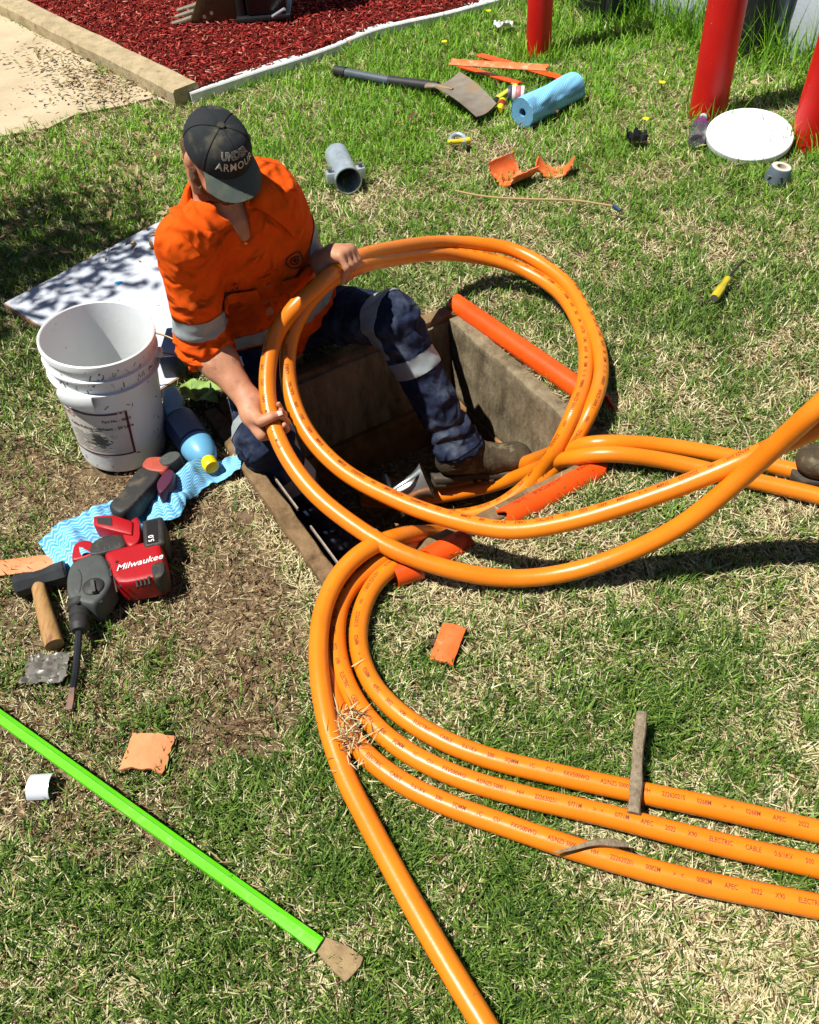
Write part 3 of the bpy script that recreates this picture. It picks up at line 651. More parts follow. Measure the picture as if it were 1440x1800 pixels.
# hand grip moulded on the front, wire bail folded down at the side
gg = [[(r * math.cos(a), r * math.sin(a), z) for z, r in ((0.238, 0.146), (0.245, 0.1535), (0.276, 0.156), (0.284, 0.152))] for a in np.linspace(LA - 0.55, LA + 0.12, 14)]
MB().sheet(T(bm_, gg), 0.006).build('hand_grip', m_hdpe, bucket, ang=50)
lug = frame(T(bm_, [(0.147, 0.02, 0.30)])[0], bm_[:3, 0], bm_[:3, 2]); MB().lathe([(0.014, -0.012), (0.014, 0.006), (0.008, 0.01), (0.0, 0.01)], 20, lug).build('bail_lug', m_hdpe, bucket)
m_wire = mat('bail wire', srgb(128, 110, 74), 0.4, metal=0.7)
bl = [T(bm_, [p])[0] for p in ((0.152, 0.02, 0.30), (0.17, 0.02, 0.298), (0.20, 0.05, 0.262), (0.205, 0.10, 0.235), (0.19, 0.15, 0.23), (0.14, 0.19, 0.235), (0.05, 0.215, 0.24), (-0.05, 0.215, 0.24), (-0.14, 0.17, 0.26), (-0.155, 0.06, 0.29), (-0.15, 0.02, 0.30))]
MB().tube(smoothpath(bl, 0.01), 0.0024, 8).build('wire_bail', m_wire, bucket)

# ---- white board the man sits on
m_board = mat('white faced board', srgb(204, 210, 218), 0.6, srgb(182, 188, 198), 8, 0.9, bump=0.0006, bscale=40, col3=srgb(150, 150, 150), scale3=28, lo3=0.62, hi3=0.72)
m_ply = mat('board edge', srgb(176, 136, 100), 0.85, srgb(140, 104, 74), 50, 0.8)
q1, q2, q3 = G(5, 533, .022), G(300, 378, .022), G(352, 640, .022); bu, bv = nrm(q2 - q1), None
W2 = q2 - q1; W4 = q3 - q1; bn = W4 - bu * (W4 @ bu); Lb, Wb = 0.86, np.linalg.norm(bn); bn = nrm(bn)
mB = frame(q1, (0, 0, 1), bu); sy = 1 if mB[:3, 1] @ bn > 0 else -1
board = thing('board', 'white faced board flat on the grass under the seated man, blue paint spots', 'board', q1 - np.array([0, 0, 0.02]))
ys = sorted((0, sy * Wb)); MB().box((0, ys[0], -0.016), (Lb, ys[1], -0.001), mB).build('core', m_ply, board)
MB().box((0.004, ys[0] + 0.004, -0.0008), (Lb - 0.004, ys[1] - 0.004, 0.0008), mB).build('white_face', m_board, board)
m_bluep = mat('blue paint', srgb(40, 140, 190), 0.5)
for (x, y, r) in ((208, 498, .012), (118, 502, .008)):
    p = G(x, y, 0.0235); MB().lathe([(0, 0), (r, 0.0), (r * .9, .0006), (0, .0008)], 14, frame(p), wob=lambda a, z: 0.3 * math.sin(a) + 0.2 * math.sin(3 * a)).build('paint_spot', m_bluep, board)
board_poly = [tuple(T(mB, [(x, y, 0)])[0][:2]) for x, y in ((0, 0), (Lb, 0), (Lb, sy * Wb), (0, sy * Wb))]

# ---- dark case standing behind the bucket
m_case = mat('dark navy case', srgb(22, 30, 54), 0.35, srgb(14, 18, 34), 12, 0.8)
cs = slabpx([(292, 575), (325, 574), (318, 625), (276, 628)], 0.02, 0.10)[0]; tag(cs.build('case', m_case, bevel=0.006), 'dark navy case standing on the white board behind the bucket', 'case')

# ---- bottles beside the bucket
m_lblue = mat('pale blue plastic', srgb(108, 176, 214), 0.4, srgb(96, 160, 200), 8, 0.8, coat=0.1)
m_paleb = mat('light blue tub plastic', srgb(150, 200, 216), 0.5, srgb(130, 184, 204), 8, 0.8)
jb = MB(); v, c = slabpx([(284, 682), (308, 674), (318, 690), (318, 716), (292, 722), (284, 716)], 0.0, 0.10); tag(v.build('plastic_tub', m_paleb, bevel=0.012, seg=3), 'small pale blue plastic tub tucked behind the bucket', 'tub')
p0, p1 = G(314, 738, 0.05), G(366, 812, 0.05); bd = nrm(p1 - p0); bl_ = np.linalg.norm(p1 - p0); mb_ = frame(p0, bd, (0, 0, 1))
bot = thing('bottle', 'blue bottle with yellow cap lying on its side by the bucket', 'bottle', G(335, 775, 0))
Lb2 = bl_; rb = 0.045
MB().lathe([(0.0, 0.0), (rb * .8, 0.0), (rb, 0.008), (rb, Lb2 * .60), (rb * .98, Lb2 * .70), (rb * .9, Lb2 * .80), (rb * .74, Lb2 * .90), (rb * .5, Lb2 * .97), (0.014, Lb2), (0.0, Lb2)], 36, mb_).build('bottle_body', m_lblue, bot)
MB().lathe([(rb + .0006, Lb2 * .06), (rb + .0012, Lb2 * .07), (rb + .0012, Lb2 * .6), (rb + .0006, Lb2 * .61)], 36, mb_).build('label', mat('navy label', srgb(30, 42, 92), 0.5, srgb(60, 76, 120), 30, 0.9), bot)
lg = [[T(mb_, [((rb + .0022) * math.cos(a), (rb + .0022) * math.sin(a), z)])[0] for z in np.linspace(Lb2 * .1, Lb2 * .58, 4)] for a in np.linspace(-.9, .75, 14)]
MB().sheet(lg, .0006).build('pale_panel', mat('pale blue label panel', srgb(120, 138, 160), .5, srgb(100, 120, 146), 40, .9), bot)
mc = frame(p0 + bd * (Lb2 - 0.004), bd, (0, 0, 1)); MB().lathe([(0.020, 0), (0.0212, 0.003), (0.0205, 0.024), (0.018, 0.03), (0.0, 0.031)], 14, mc).build('cap', mat('yellow cap', srgb(244, 214, 10), 0.4), bot, ang=30)

# ---- blue wipes (perforated cloth) : draped sheets
def cloth_mat():
    m = bpy.data.materials.new('blue wipe'); m.use_nodes = True; N, L = m.node_tree.nodes, m.node_tree.links; b = N['Principled BSDF']; b.inputs['Roughness'].default_value = 0.85; b.inputs['Specular IOR Level'].default_value = 0.15
    uv = N.new('ShaderNodeUVMap'); uv.uv_map = 'UVMap'; sp = N.new('ShaderNodeSeparateXYZ'); L.new(uv.outputs[0], sp.inputs[0])
    def mth(op, a, bb=None, c=None):
        n = N.new('ShaderNodeMath'); n.operation = op
        for i, s in enumerate((a, bb, c)):
            if s is None: continue
            if isinstance(s, (int, float)): n.inputs[i].default_value = s
            else: L.new(s, n.inputs[i])
        return n.outputs[0]
    zig = mth('PINGPONG', mth('MULTIPLY', sp.outputs[0], 70.0), 1.0); w = mth('FRACT', mth('ADD', mth('MULTIPLY', sp.outputs[1], 105.0), mth('MULTIPLY', zig, 0.75)))
    s = mth('GREATER_THAN', w, 0.62); mx = N.new('ShaderNodeMix'); mx.data_type = 'RGBA'; L.new(s, mx.inputs[0]); mx.inputs[6].default_value = srgb(92, 176, 226); mx.inputs[7].default_value = srgb(170, 216, 240)
    L.new(mx.outputs[2], b.inputs['Base Color']); return m
m_wipe = cloth_mat()
def cloth(name, rows, label, thick=0.0012, nu=60, nv=26, crease=0.012, seed=0.0, parent=None, m=None):
    """rows: list of (left px, left py, left z, right px, right py, right z) along the strip"""
    Lp = smoothpath([G(r[0], r[1], r[2]) for r in rows], 0.01); Rp = smoothpath([G(r[3], r[4], r[5]) for r in rows], 0.01); rs = lambda P, n: np.stack([np.interp(np.linspace(0, 1, n), np.linspace(0, 1, len(P)), P[:, k]) for k in range(3)], 1)
    Lp, Rp = rs(Lp, nu), rs(Rp, nu); g = np.zeros((nu, nv, 3)); t = np.linspace(0, 1, nv)
    for j in range(nv): g[:, j] = Lp * (1 - t[j]) + Rp * t[j]
    w = np.sin(np.pi * t)[None, :]; wr = n2(g[..., 0], g[..., 1], 16, seed) * crease + np.abs(n2(g[..., 0] + g[..., 1] * .6, g[..., 1] * .3, 34, seed + 3)) * crease * 0.9 + n2(g[..., 0], g[..., 1], 70, seed + 5) * crease * .2
    g[..., 2] += np.maximum(wr, -0.004) + 0.006; g[..., 2] = np.maximum(g[..., 2], 0.006)
    mb = MB().sheet(g, thick); o = mb.build(name, m or m_wipe, parent, ang=80); me = o.data; uvl = me.uv_layers.new(name='UVMap')
    # arc-length UVs from the grid
    su = np.concatenate([[0], np.cumsum(np.linalg.norm(np.diff(g[:, nv // 2], axis=0), axis=1))]); sv = np.concatenate([[0], np.cumsum(np.linalg.norm(np.diff(g[nu // 2], axis=0), axis=1))])
    vi = np.zeros(len(me.loops), np.int32); me.loops.foreach_get('vertex_index', vi); k = vi % (nu * nv); uv = np.stack([su[k // nv], sv[k % nv]], 1); uvl.data.foreach_set('uv', uv.astype(np.float32).ravel())
    if label: tag(o, label, 'cloth')
    return o
cloth('cleaning_cloth', [(438, 790, .012, 424, 832, .012), (395, 812, .02, 408, 838, .012), (345, 806, .075, 345, 872, .012), (305, 838, .06, 318, 916, .012), (262, 872, .02, 276, 930, .015), (205, 882, .03, 225, 958, .02), (150, 908, .045, 178, 985, .03), (110, 935, .04, 140, 1000, .03), (72, 962, .012, 118, 1026, .012)],
      'blue and white zigzag patterned wipe cloth crumpled under the power tools', nu=110, nv=44, crease=0.028)

# ---- rotary hammer drill
m_mred = mat('tool red', srgb(176, 14, 26), 0.45, srgb(164, 12, 22), 14, 0.8, bump=0.0006, bscale=60, col3=srgb(120, 70, 56), scale3=18, lo3=0.63, hi3=0.75)
m_mgrey = mat('tool grey', srgb(84, 88, 84), 0.6, srgb(62, 66, 64), 18, 0.9, bump=0.0006, bscale=60, col3=srgb(120, 114, 96), scale3=16, lo3=0.58, hi3=0.75)
m_mblack = mat('tool black', srgb(34, 35, 36), 0.6, srgb(54, 52, 48), 24, 0.9, bump=0.0008, bscale=80, col3=srgb(100, 90, 70), scale3=18, lo3=0.56, hi3=0.74)
m_bit = mat('drill steel', srgb(58, 60, 66), 0.35, srgb(44, 44, 48), 30, 0.8, metal=0.5)
m_rust = mat('rusty tip', srgb(124, 84, 62), 0.6, srgb(90, 74, 66), 60, 0.9, metal=0.3)
m_wtext = mat('white lettering', srgb(236, 236, 232), 0.5)
drill = thing('rotary_hammer', 'red and grey cordless rotary hammer drill with chisel bit, lying on the dirt', 'power tool', G(200, 1010))
pillow([(128, 1000), (147, 989), (184, 979), (198, 1002), (205, 1032), (190, 1057), (171, 1076), (158, 1074), (130, 1068), (121, 1054), (121, 1026)], 0.008, 0.078, sq=.5).build('gearbox', m_mgrey, drill)
pillow([(184, 982), (230, 970), (277, 959), (287, 959), (296, 1014), (288, 1026), (206, 1042), (196, 1004)], 0.006, 0.078, sq=.3).build('motor_housing', m_mred, drill)
pillow([(160, 966), (174, 953), (196, 946), (220, 942), (230, 968), (184, 981), (170, 984), (158, 984)], 0.02, 0.068, sq=.6).build('handle_grip', m_mblack, drill)
pillow([(129, 984), (134, 961), (159, 955), (178, 968), (176, 982), (153, 990), (130, 996)], 0.012, 0.066, sq=.45).build('handle_bow', m_mred, drill)
pillow([(231, 928), (249, 914), (254, 962), (230, 976), (217, 946)], 0.010, 0.078, sq=.3).build('battery_foot', m_mred, drill)
bt_ = slabpx([(248, 914), (286, 906), (290, 954), (252, 962)], 0.006, 0.082)[0].build('battery', m_mblack, drill, bevel=0.008, seg=3)
pl = slabpx([(257, 917), (276, 913), (278, 952), (259, 956)], 0.0818, 0.0832)[0].build('battery_label', mat('battery label', srgb(30, 28, 30), 0.4), bt_)
xd = nrm(G(262, 940, .1) - G(266, 952, .1))
flat_text('5.0', G(271, 951, .0836), G(266, 915, .1) - G(271, 951, .1), 0.018, off=0.02).build('lettering', m_wtext, bt_, smooth=False)
MB().lathe([(0.024, 0), (0.024, 0.006), (0.019, 0.010), (0.0, 0.011)], 26, frame(G(165, 1033, .075))).build('mode_dial', m_mblack, drill)
MB().box((-0.004, -0.018, 0), (0.004, 0.018, 0.008), frame(G(165, 1033, .083), (0, 0, 1), (1, .3, 0))).build('dial_pointer', m_mgrey, drill)
ck0, ck1 = G(142, 1068, .05), G(139, 1110, .05); cd = nrm(ck1 - ck0); Lc = np.linalg.norm(ck1 - ck0)
MB().lathe([(0.030, -0.01), (0.028, 0.006), (0.023, 0.010), (0.024, 0.03), (0.020, 0.034), (0.022, Lc * .8), (0.015, Lc), (0.0, Lc)], 28, frame(ck0, cd, (0, 0, 1))).build('chuck', m_mblack, drill, ang=25)
bp = [G(139, 1108, .048), G(136, 1150, .03), G(132, 1190, .02), G(128, 1210, .016)]; MB().tube(smoothpath(bp, .012), 0.0082, 8, flat=0.9).build('chisel_bit', m_bit, drill)
MB().sheet([[G(124, 1206, .018), G(132, 1208, .018)], [G(119, 1232, .014), G(130, 1232, .014)], [G(116, 1249, .009), G(127, 1247, .009)]], 0.006).build('chisel_tip', m_rust, drill)
flat_text('Milwaukee', G(204, 1004, .0788), G(250, 990, .0925) - G(203, 1003, .0925), 0.025, shear=0.35, off=0.01).build('lettering', m_wtext, drill, smooth=False)
for px_ in ([(192, 1000), (195, 999), (197, 1012), (194, 1013)],): slabpx(px_, 0.07, 0.079)[0].build('vent_slot', m_mblack, drill)

for a, b, r in (((206, 1041), (198, 1003), .0022), ((198, 1003), (187, 983), .0022)): MB().tube([G(*a, .066), G(*lerp(a, b, .5), .078), G(*b, .07)], r, 8).build('panel_joint', m_mblack, drill)
pillow([(268, 1000), (292, 994), (295, 1014), (288, 1025), (272, 1028)], 0.02, 0.080, sq=.3).build('end_vent', m_mblack, drill)
pillow([(130, 1010), (142, 1002), (150, 1018), (146, 1050), (132, 1052)], 0.04, 0.080, sq=.6).build('gearbox_rib', m_mgrey, drill)

for px_ in ((212, 1030), (262, 1016), (206, 988), (178, 1058), (136, 1060)): MB().lathe([(.0042, 0), (.0042, .0012), (.0022, .0014), (0, .0006)], 12, frame(G(*px_, .0772))).build('screw', m_bit, drill)
for k in range(4): slabpx([(238 + 7 * k, 1020 - 1.6 * k), (241 + 7 * k, 1019.4 - 1.6 * k), (243 + 7 * k, 1031 - 1.6 * k), (240 + 7 * k, 1031.6 - 1.6 * k)], .07, .0788)[0].build('vent_slot', m_mblack, drill)
for k in range(5): MB().tube([G(172 + 9 * k, 957 - 2.2 * k, .06), G(175 + 9 * k, 966 - 2.2 * k, .0685), G(178 + 9 * k, 977 - 2.2 * k, .06)], .0016, 6).build('grip_rib', m_mgrey, drill)
MB().tube([G(184, 975, .05), G(196, 977, .054), G(206, 972, .05)], .007, 10).build('trigger', m_mred, drill)

# ---- second cordless tool, no battery, lying across the cloth
saw = thing('cordless_grinder', 'dirty black and red cordless tool without battery, lying on the blue cloth', 'power tool', G(250, 880))
pillow([(190, 898), (214, 878), (234, 848), (250, 826), (290, 830), (282, 850), (256, 878), (232, 904), (212, 914)], 0.03, 0.088, sq=.5).build('tool_body', m_mblack, saw)
pillow([(250, 828), (262, 812), (296, 812), (304, 826), (294, 842), (262, 838)], 0.025, 0.09, sq=.5).build('gear_collar', mat('faded red', srgb(186, 84, 62), 0.6, srgb(150, 60, 46), 24, 0.9), saw)
pillow([(280, 818), (300, 804), (318, 803), (324, 812), (306, 826), (290, 830)], 0.03, 0.095).build('gear_head', m_mgrey, saw)
pillow([(276, 860), (300, 832), (312, 838), (306, 858), (284, 884)], 0.02, 0.085).build('side_plate', mat('plum label', srgb(78, 34, 60), 0.45), saw)
m_rframe = saw
f0 = slabpx([(163, 906), (200, 904), (234, 915), (232, 940), (190, 930), (164, 924)], 0.03, 0.085)[0].build('battery_foot', m_mred, saw, bevel=0.006)
slabpx([(170, 910), (196, 909), (197, 924), (172, 920)], 0.08, 0.0865)[0].build('battery_slot', m_mblack, f0)

# ---- club hammer
m_woodh = mat('hammer handle wood', srgb(188, 148, 92), 0.6, srgb(140, 98, 54), 60, 0.9, stretch=(1, .18, 1), bump=0.001, bscale=110, col3=srgb(112, 50, 36), scale3=34, lo3=0.58, hi3=0.68)
ham = thing('club_hammer', 'club hammer with thick wooden handle and black head, beside the drill bit', 'hammer', G(80, 1080))
hp = smoothpath([G(64, 1010, .035), G(72, 1050, .033), G(84, 1095, .03), G(96, 1134, .028)], .008); MB().tube(hp, np.interp(np.linspace(0, 1, len(hp)), [0, .3, .8, 1], [.0165, .0165, .0205, .021]), 22, flat=0.85).build('handle', m_woodh, ham)
ha, hb = G(28, 1032, .034), G(118, 1004, .034); hd = nrm(hb - ha); hm = frame(ha, hd, (0, 0, 1)); Lh = np.linalg.norm(hb - ha)
hv = MB(); oct_ = lambda r, z: [(r * math.cos(math.pi / 8 + k * math.pi / 4), r * math.sin(math.pi / 8 + k * math.pi / 4), z) for k in range(8)]
vv = []; [vv.extend(oct_(r, z)) for r, z in ((.026, 0), (.029, .004), (.028, Lh * .25), (.024, Lh * .4), (.024, Lh * .6), (.028, Lh * .75), (.029, Lh - .004), (.026, Lh))]
hv.add(T(hm, vv), [(i * 8 + k, i * 8 + (k + 1) % 8, (i + 1) * 8 + (k + 1) % 8, (i + 1) * 8 + k) for i in range(7) for k in range(8)] + [tuple(range(7, -1, -1)), tuple(56 + k for k in range(8))]).build('head', mat('black forged head', srgb(40, 42, 46), 0.5, srgb(64, 66, 68), 30, 0.9, metal=0.4), ham, ang=25)

# ---- broken pieces of orange pipe: curved shells
def shell(name, c, axis, up, rad, L, a0, a1, label, rough=0.1, thick=0.006, cat='pipe shard', group=None, m=None, seed=1, nL=10, nA=12):
    mm = frame(c, axis, up); rg = np.random.default_rng(seed); g = np.zeros((nL + 1, nA + 1, 3)); ea = rg.normal(0, rough, (2, nA + 1)); eb = rg.normal(0, rough * .5, (2, nL + 1))
    for i in range(nL + 1):
        for j in range(nA + 1):
            t = i / nL; s = j / nA; z = (t - .5) * L + ea[0, j] * L * (1 - t) * .5 + ea[1, j] * L * t * .5; a = a0 + (a1 - a0) * s + (eb[0, i] * (1 - s) + eb[1, i] * s) * .6
            g[i, j] = (rad * math.cos(a), rad * math.sin(a), z)
    o = MB().sheet(T(mm, g.reshape(-1, 3)).reshape(g.shape), thick).build(name, m or m_shard, ang=35); return tag(o, label, cat, group)
def gax(p, q, z=0): return nrm(G(*p, z) - G(*q, z))
SHG = 'broken pieces of orange pipe'
shell('pipe_shard', G(787, 1130, .014) - np.array([0, 0, .062]), gax((800, 1092), (772, 1166)), (0, 0, 1), .062, .098, -.42, .42, 'flat orange pipe shard lying alone on the grass inside the cable bend', .02, group=SHG, seed=3)
shell('pipe_shard', G(258, 1320, .018) - np.array([0, 0, .1]), gax((270, 1290), (250, 1346)), (0, 0, 1), .1, .078, -.46, .46, 'pale orange squarish pipe shard on the bare dirt near the green bar', .05, group=SHG, seed=5, m=mat('faded orange pipe', srgb(226, 150, 100), 0.8, srgb(206, 128, 80), 30, 0.9, bump=0.0008, bscale=90, col3=srgb(140, 110, 84), scale3=20, lo3=0.58, hi3=0.7))
shell('pipe_shard', G(45, 992, .014) - np.array([0, 0, .07]), gax((100, 985), (-20, 1000)), (0, 0, 1), .07, .17, -.35, .35, 'long pale orange pipe shard poking out from under the hammer and blue cloth', .04, group=SHG, seed=7, m=mat('pale orange pipe', srgb(232, 156, 110), 0.7, srgb(226, 130, 80), 30, 0.9, bump=0.0008, bscale=90))
shell('half_pipe', G(903, 283, .072), gax((940, 270), (870, 300)), (0, 0, -1), .072, .125, -1.35, 1.45, 'left of the two half pipe pieces standing open on the lawn, cracked orange', .06, group=SHG, seed=9, nA=20, thick=.005)
shell('half_pipe', G(976, 272, .072), gax((985, 250), (970, 300)), (0.1, 0, -1), .07, .085, -1.25, 1.3, 'right of the two half pipe pieces on the lawn, with dirt in its hollow', .1, group=SHG, seed=12, nA=20, thick=.005)
STG = 'orange pipe strips by the far bollard'
shell('pipe_strip', G(925, 118, .03) - np.array([0, 0, .06]), gax((850, 98), (1000, 140)), (0, 0, 1), .06, .55, -.36, .36, 'longest orange pipe strip, running under the blue wipe roll', .02, group=STG, seed=15, m=m_conduit, cat='pipe strip')
shell('pipe_strip', G(880, 116, .075) - np.array([0, -.03, .05]), gax((815, 112), (944, 120)), (0, -.5, 1), .06, .44, -.28, .28, 'orange pipe strip lying across the top of the other two', .02, group=STG, seed=16, m=m_shard, cat='pipe strip')
shell('pipe_strip', G(860, 130, .03) - np.array([0, 0, .06]), gax((818, 116), (906, 142)), (0, 0, 1), .06, .34, -.28, .28, 'lowest orange pipe strip, just above the spade blade', .02, group=STG, seed=17, m=m_conduit, cat='pipe strip')

# ---- crumpled grey film, small white clip, green bar
def crumple(name, c, ra, rb_, h, m, label, cat, seed=0.0, n=22):
    g = np.zeros((n, n, 3))
    for i in range(n):
        for j in range(n):
            u, v = i / (n - 1) * 2 - 1, j / (n - 1) * 2 - 1; w = 1 - 0.25 * abs(float(n2(u, v, 1.5, seed))) ; x, y = c[0] + u * ra * w, c[1] + v * rb_ * w
            g[i, j] = (x, y, c[2] + h * abs(float(n2(u, v, 2.1, seed + 1))) + .4 * h * abs(float(n2(u, v, 5, seed + 2))))
    return tag(MB().sheet(g, .001).build(name, m, ang=25), label, cat)
crumple('plastic_film', G(82, 1178, .008), .05, .04, .016, mat('grey film', srgb(132, 128, 120), 0.35, srgb(100, 94, 88), 40, 0.9), 'crumpled grey plastic film below the hammer handle', 'plastic film', 4.0)
clip = thing('pipe_clip', 'small shiny white curved metal clip on the dirt left of the green bar', 'clip', G(74, 1372))
cm = frame(G(74, 1384, .004), gax((99, 1370), (50, 1373)), (0, 0, 1)); g = [[(.022 * math.cos(a), .026 * math.sin(a), z) for z in np.linspace(-.022, .022, 4)] for a in np.linspace(-1.5, 1.5, 14)]
MB().sheet(T(cm, g), .002).build('curved_plate', mat('white enamel', srgb(226, 232, 240), 0.2, metal=0.2), clip, ang=60)
MB().box((-.002, -.026, -.024), (.004, .026, -.0215), cm).build('end_flange', m_steel, clip)
m_green = mat('lime green paint', srgb(104, 226, 10), 0.45, srgb(92, 206, 8), 10, 0.8, bump=0.0008, bscale=50, col3=srgb(146, 176, 96), scale3=26, lo3=0.57, hi3=0.72)
bar = thing('crowbar', 'lime green digging bar with flat muddy blade across the bottom left', 'digging bar', G(280, 1460))
ba, bb_ = G(-140, 1160, .02), G(562, 1662, .018); bd2 = nrm(bb_ - ba); Lg = np.linalg.norm(bb_ - ba); mg = frame(ba, bd2, (0, 0, 1))
hexa = [(-.004, .0125), (.007, .0115), (.0115, 0.004), (.0115, -.004), (.007, -.0115), (-.004, -.0125), (-.010, -.008), (-.010, .008)]; v = []
for t in np.linspace(0, 1, 14):
    k = 1.0 if t < .93 else 1.0 + (t - .93) * 1.5; h_ = 1.0 if t < .93 else 1 - (t - .93) * 5; v += [(x * h_, y * k, t * Lg) for x, y in hexa]
MB().add(T(mg, v), [(i * 8 + k, i * 8 + (k + 1) % 8, (i + 1) * 8 + (k + 1) % 8, (i + 1) * 8 + k) for i in range(13) for k in range(8)] + [tuple(range(7, -1, -1)), tuple(13 * 8 + k for k in range(8))]).build('shaft', m_green, bar, ang=20)
m_mud = mat('dried mud', srgb(170, 146, 106), 0.95, srgb(130, 106, 74), 40, 0.9, bump=0.003, bscale=140)
bl2 = [(554, 1670), (572, 1646), (588, 1652), (612, 1662), (640, 1682), (634, 1698), (622, 1712), (607, 1727), (585, 1706), (568, 1688)]
slabpx(bl2, 0.008, 0.017)[0].build('blade', m_mud, bar, bevel=0.003)
# dark edge line on the bar's spine
MB().tube([T(mg, [(.0118, -.003, t * Lg)])[0] for t in np.linspace(.02, .92, 20)], 0.0007, 5).build('ridge_line', mat('dark green', srgb(62, 120, 14), 0.6), bar)
# ------------------------------------------------------------------ spade
spade = thing('spade', 'short handled spade with muddy steel blade lying on the lawn', 'spade', G(760, 150))
s0, s1, s2 = G(590, 124, .03), G(684, 142, .03), G(770, 153, .035)
m_fib = mat('grey handle', srgb(84, 96, 104), 0.5, srgb(70, 80, 88), 20, 0.8)
MB().tube(smoothpath([s0, lerp(s0, s1, .2)], .02), .024, 16).build('end_grip', m_black, spade)
MB().tube(smoothpath([lerp(s0, s1, .2), s1], .02), .0195, 16).build('grey_handle', m_fib, spade)
MB().tube(smoothpath([s1, s2], .02), .0225, 16).build('black_sleeve', m_black, spade)
m_spade = mat('muddy steel', srgb(150, 142, 128), 0.55, srgb(126, 116, 100), 20, 0.8, metal=0.3, bump=0.001, bscale=60, col3=srgb(158, 126, 84), scale3=6, lo3=0.48, hi3=0.58)
cs4 = [G(762, 152, .065), G(808, 126, .07), G(838, 205, .045), G(873, 182, .045)]; ng = 14; g = np.zeros((ng, ng, 3))
for i in range(ng):
    for j in range(ng):
        u, v = i / (ng - 1), j / (ng - 1); p = lerp(lerp(cs4[0], cs4[1], v), lerp(cs4[2], cs4[3], v), u); p = p + np.array([0, 0, -.012 * math.sin(math.pi * v) + .012 * math.sin(math.pi * u)]); g[i, j] = p
MB().sheet(g, .0035).build('blade', m_spade, spade, ang=60)
sk = smoothpath([G(752, 151, .045), G(772, 151, .06), G(796, 156, .066)], .02); MB().tube(sk, np.linspace(.021, .006, len(sk)), 14, flat=.6).build('socket', m_spade, spade)

# ------------------------------------------------------------------ small things on the far lawn
# galvanised fitting with clamp lugs
def bellfit(name, c0, c1, rad, label, cat):
    d = nrm(c1 - c0); L = np.linalg.norm(c1 - c0); m = frame(c0, d, (0, 0, 1)); o = thing(name, label, cat, (c0[0], c0[1], min(c0[2], c1[2]) - rad))
    t = .004; MB().lathe([(rad, 0), (rad, L * .5), (rad * 1.02, L * .52), (rad * 1.02, L * .9), (rad * 1.1, L), (rad * 1.1 - t, L), (rad * 1.0 - t, L * .9), (rad - t, L * .5), (rad - t, 0)], 36, m, closed=True).build('sleeve', m_galv, o)
    for s in (-1, 1):
        lug = frame(T(m, [(0.0, s * (rad + .012), L * .75)])[0], d, (0, 0, 1)); MB().box((-.02, -.016, -.018), (.02, .016, .018), lug).build('clamp_lug', m_galv, o, bevel=.003)
        MB().lathe([(.007, -.03), (.007, .03), (.011, .03), (.011, .036), (0, .036)], 10, frame(lug[:3, 3], lug[:3, 0], d)).build('clamp_bolt', m_steel, o)
    MB().lathe([(0.0, L * .2), (rad * .9, L * .2), (rad * .9, L * .22), (0, L * .22)], 24, m).build('dark_inside', m_black, o)
    return o
bellfit('pipe_clamp', G(592, 272, .05), G(613, 318, .048), .047, 'galvanised steel pipe clamp lying on the lawn behind the man', 'pipe clamp')
# bell mouth in the pit
bm0, bm1 = G(700, 868, -.30), G(752, 845, -.27); bd3 = nrm(bm1 - bm0); Lm = np.linalg.norm(bm1 - bm0); mm3 = frame(bm0, bd3, (0, 0, 1))
bell = thing('bell_mouth', 'shiny steel bell mouth cable guide down in the pit beside the boot', 'cable guide', (bm0[0], bm0[1], PIT_Z))
pr = [(.034, 0), (.034, Lm * .45), (.037, Lm * .65), (.046, Lm * .85), (.058, Lm), (.0605, Lm), (.049, Lm * .84), (.040, Lm * .64), (.037, Lm * .44), (.037, 0)]
MB().lathe(pr, 36, mm3, closed=True).build('flared_tube', mat('bright steel', srgb(200, 200, 196), 0.3, srgb(176, 176, 170), 20, 0.8, metal=0.8), bell)
MB().box((-.055, -.05, -.022), (.055, .05, -.006), mm3).build('flange_plate', m_galv, bell, bevel=.008, seg=3)
for (x, y) in ((.04, .036), (.04, -.036), (-.04, .036), (-.04, -.036)): MB().lathe([(.006, -.026), (.006, -.018), (0, -.018)], 6, frame(T(mm3, [(x, y, 0)])[0], bd3, (0, 0, 1))).build('bolt_head', m_steel, bell)
rp = [T(mm3, [(x, y, z)])[0] for x, y, z in ((.05, .03, -.01), (.062, .03, Lm * .3), (.06, .02, Lm * .7), (.052, 0, Lm * .95))]; MB().tube(smoothpath(rp, .01), .006, 8).build('stay_rod', m_galv, bell)

# shackle
sh = thing('shackle', 'small silver bow shackle with yellow pin lying on the lawn', 'shackle', G(806, 248))
sq = [G(793, 252, .03), G(792, 242, .036), G(800, 236, .04), G(810, 236, .04), G(817, 242, .036), G(816, 252, .03)]; MB().tube(smoothpath(sq, .006), .0085, 12).build('bow', m_galv, sh)
m_yel = mat('yellow paint', srgb(226, 206, 20), 0.45, srgb(206, 180, 16), 30, 0.8)
MB().tube([G(787, 250, .032), G(822, 247, .032)], .0095, 12).build('pin', m_yel, sh); MB().tube([G(820, 247, .032), G(826, 246, .032)], .012, 12).build('pin_head', m_yel, sh)
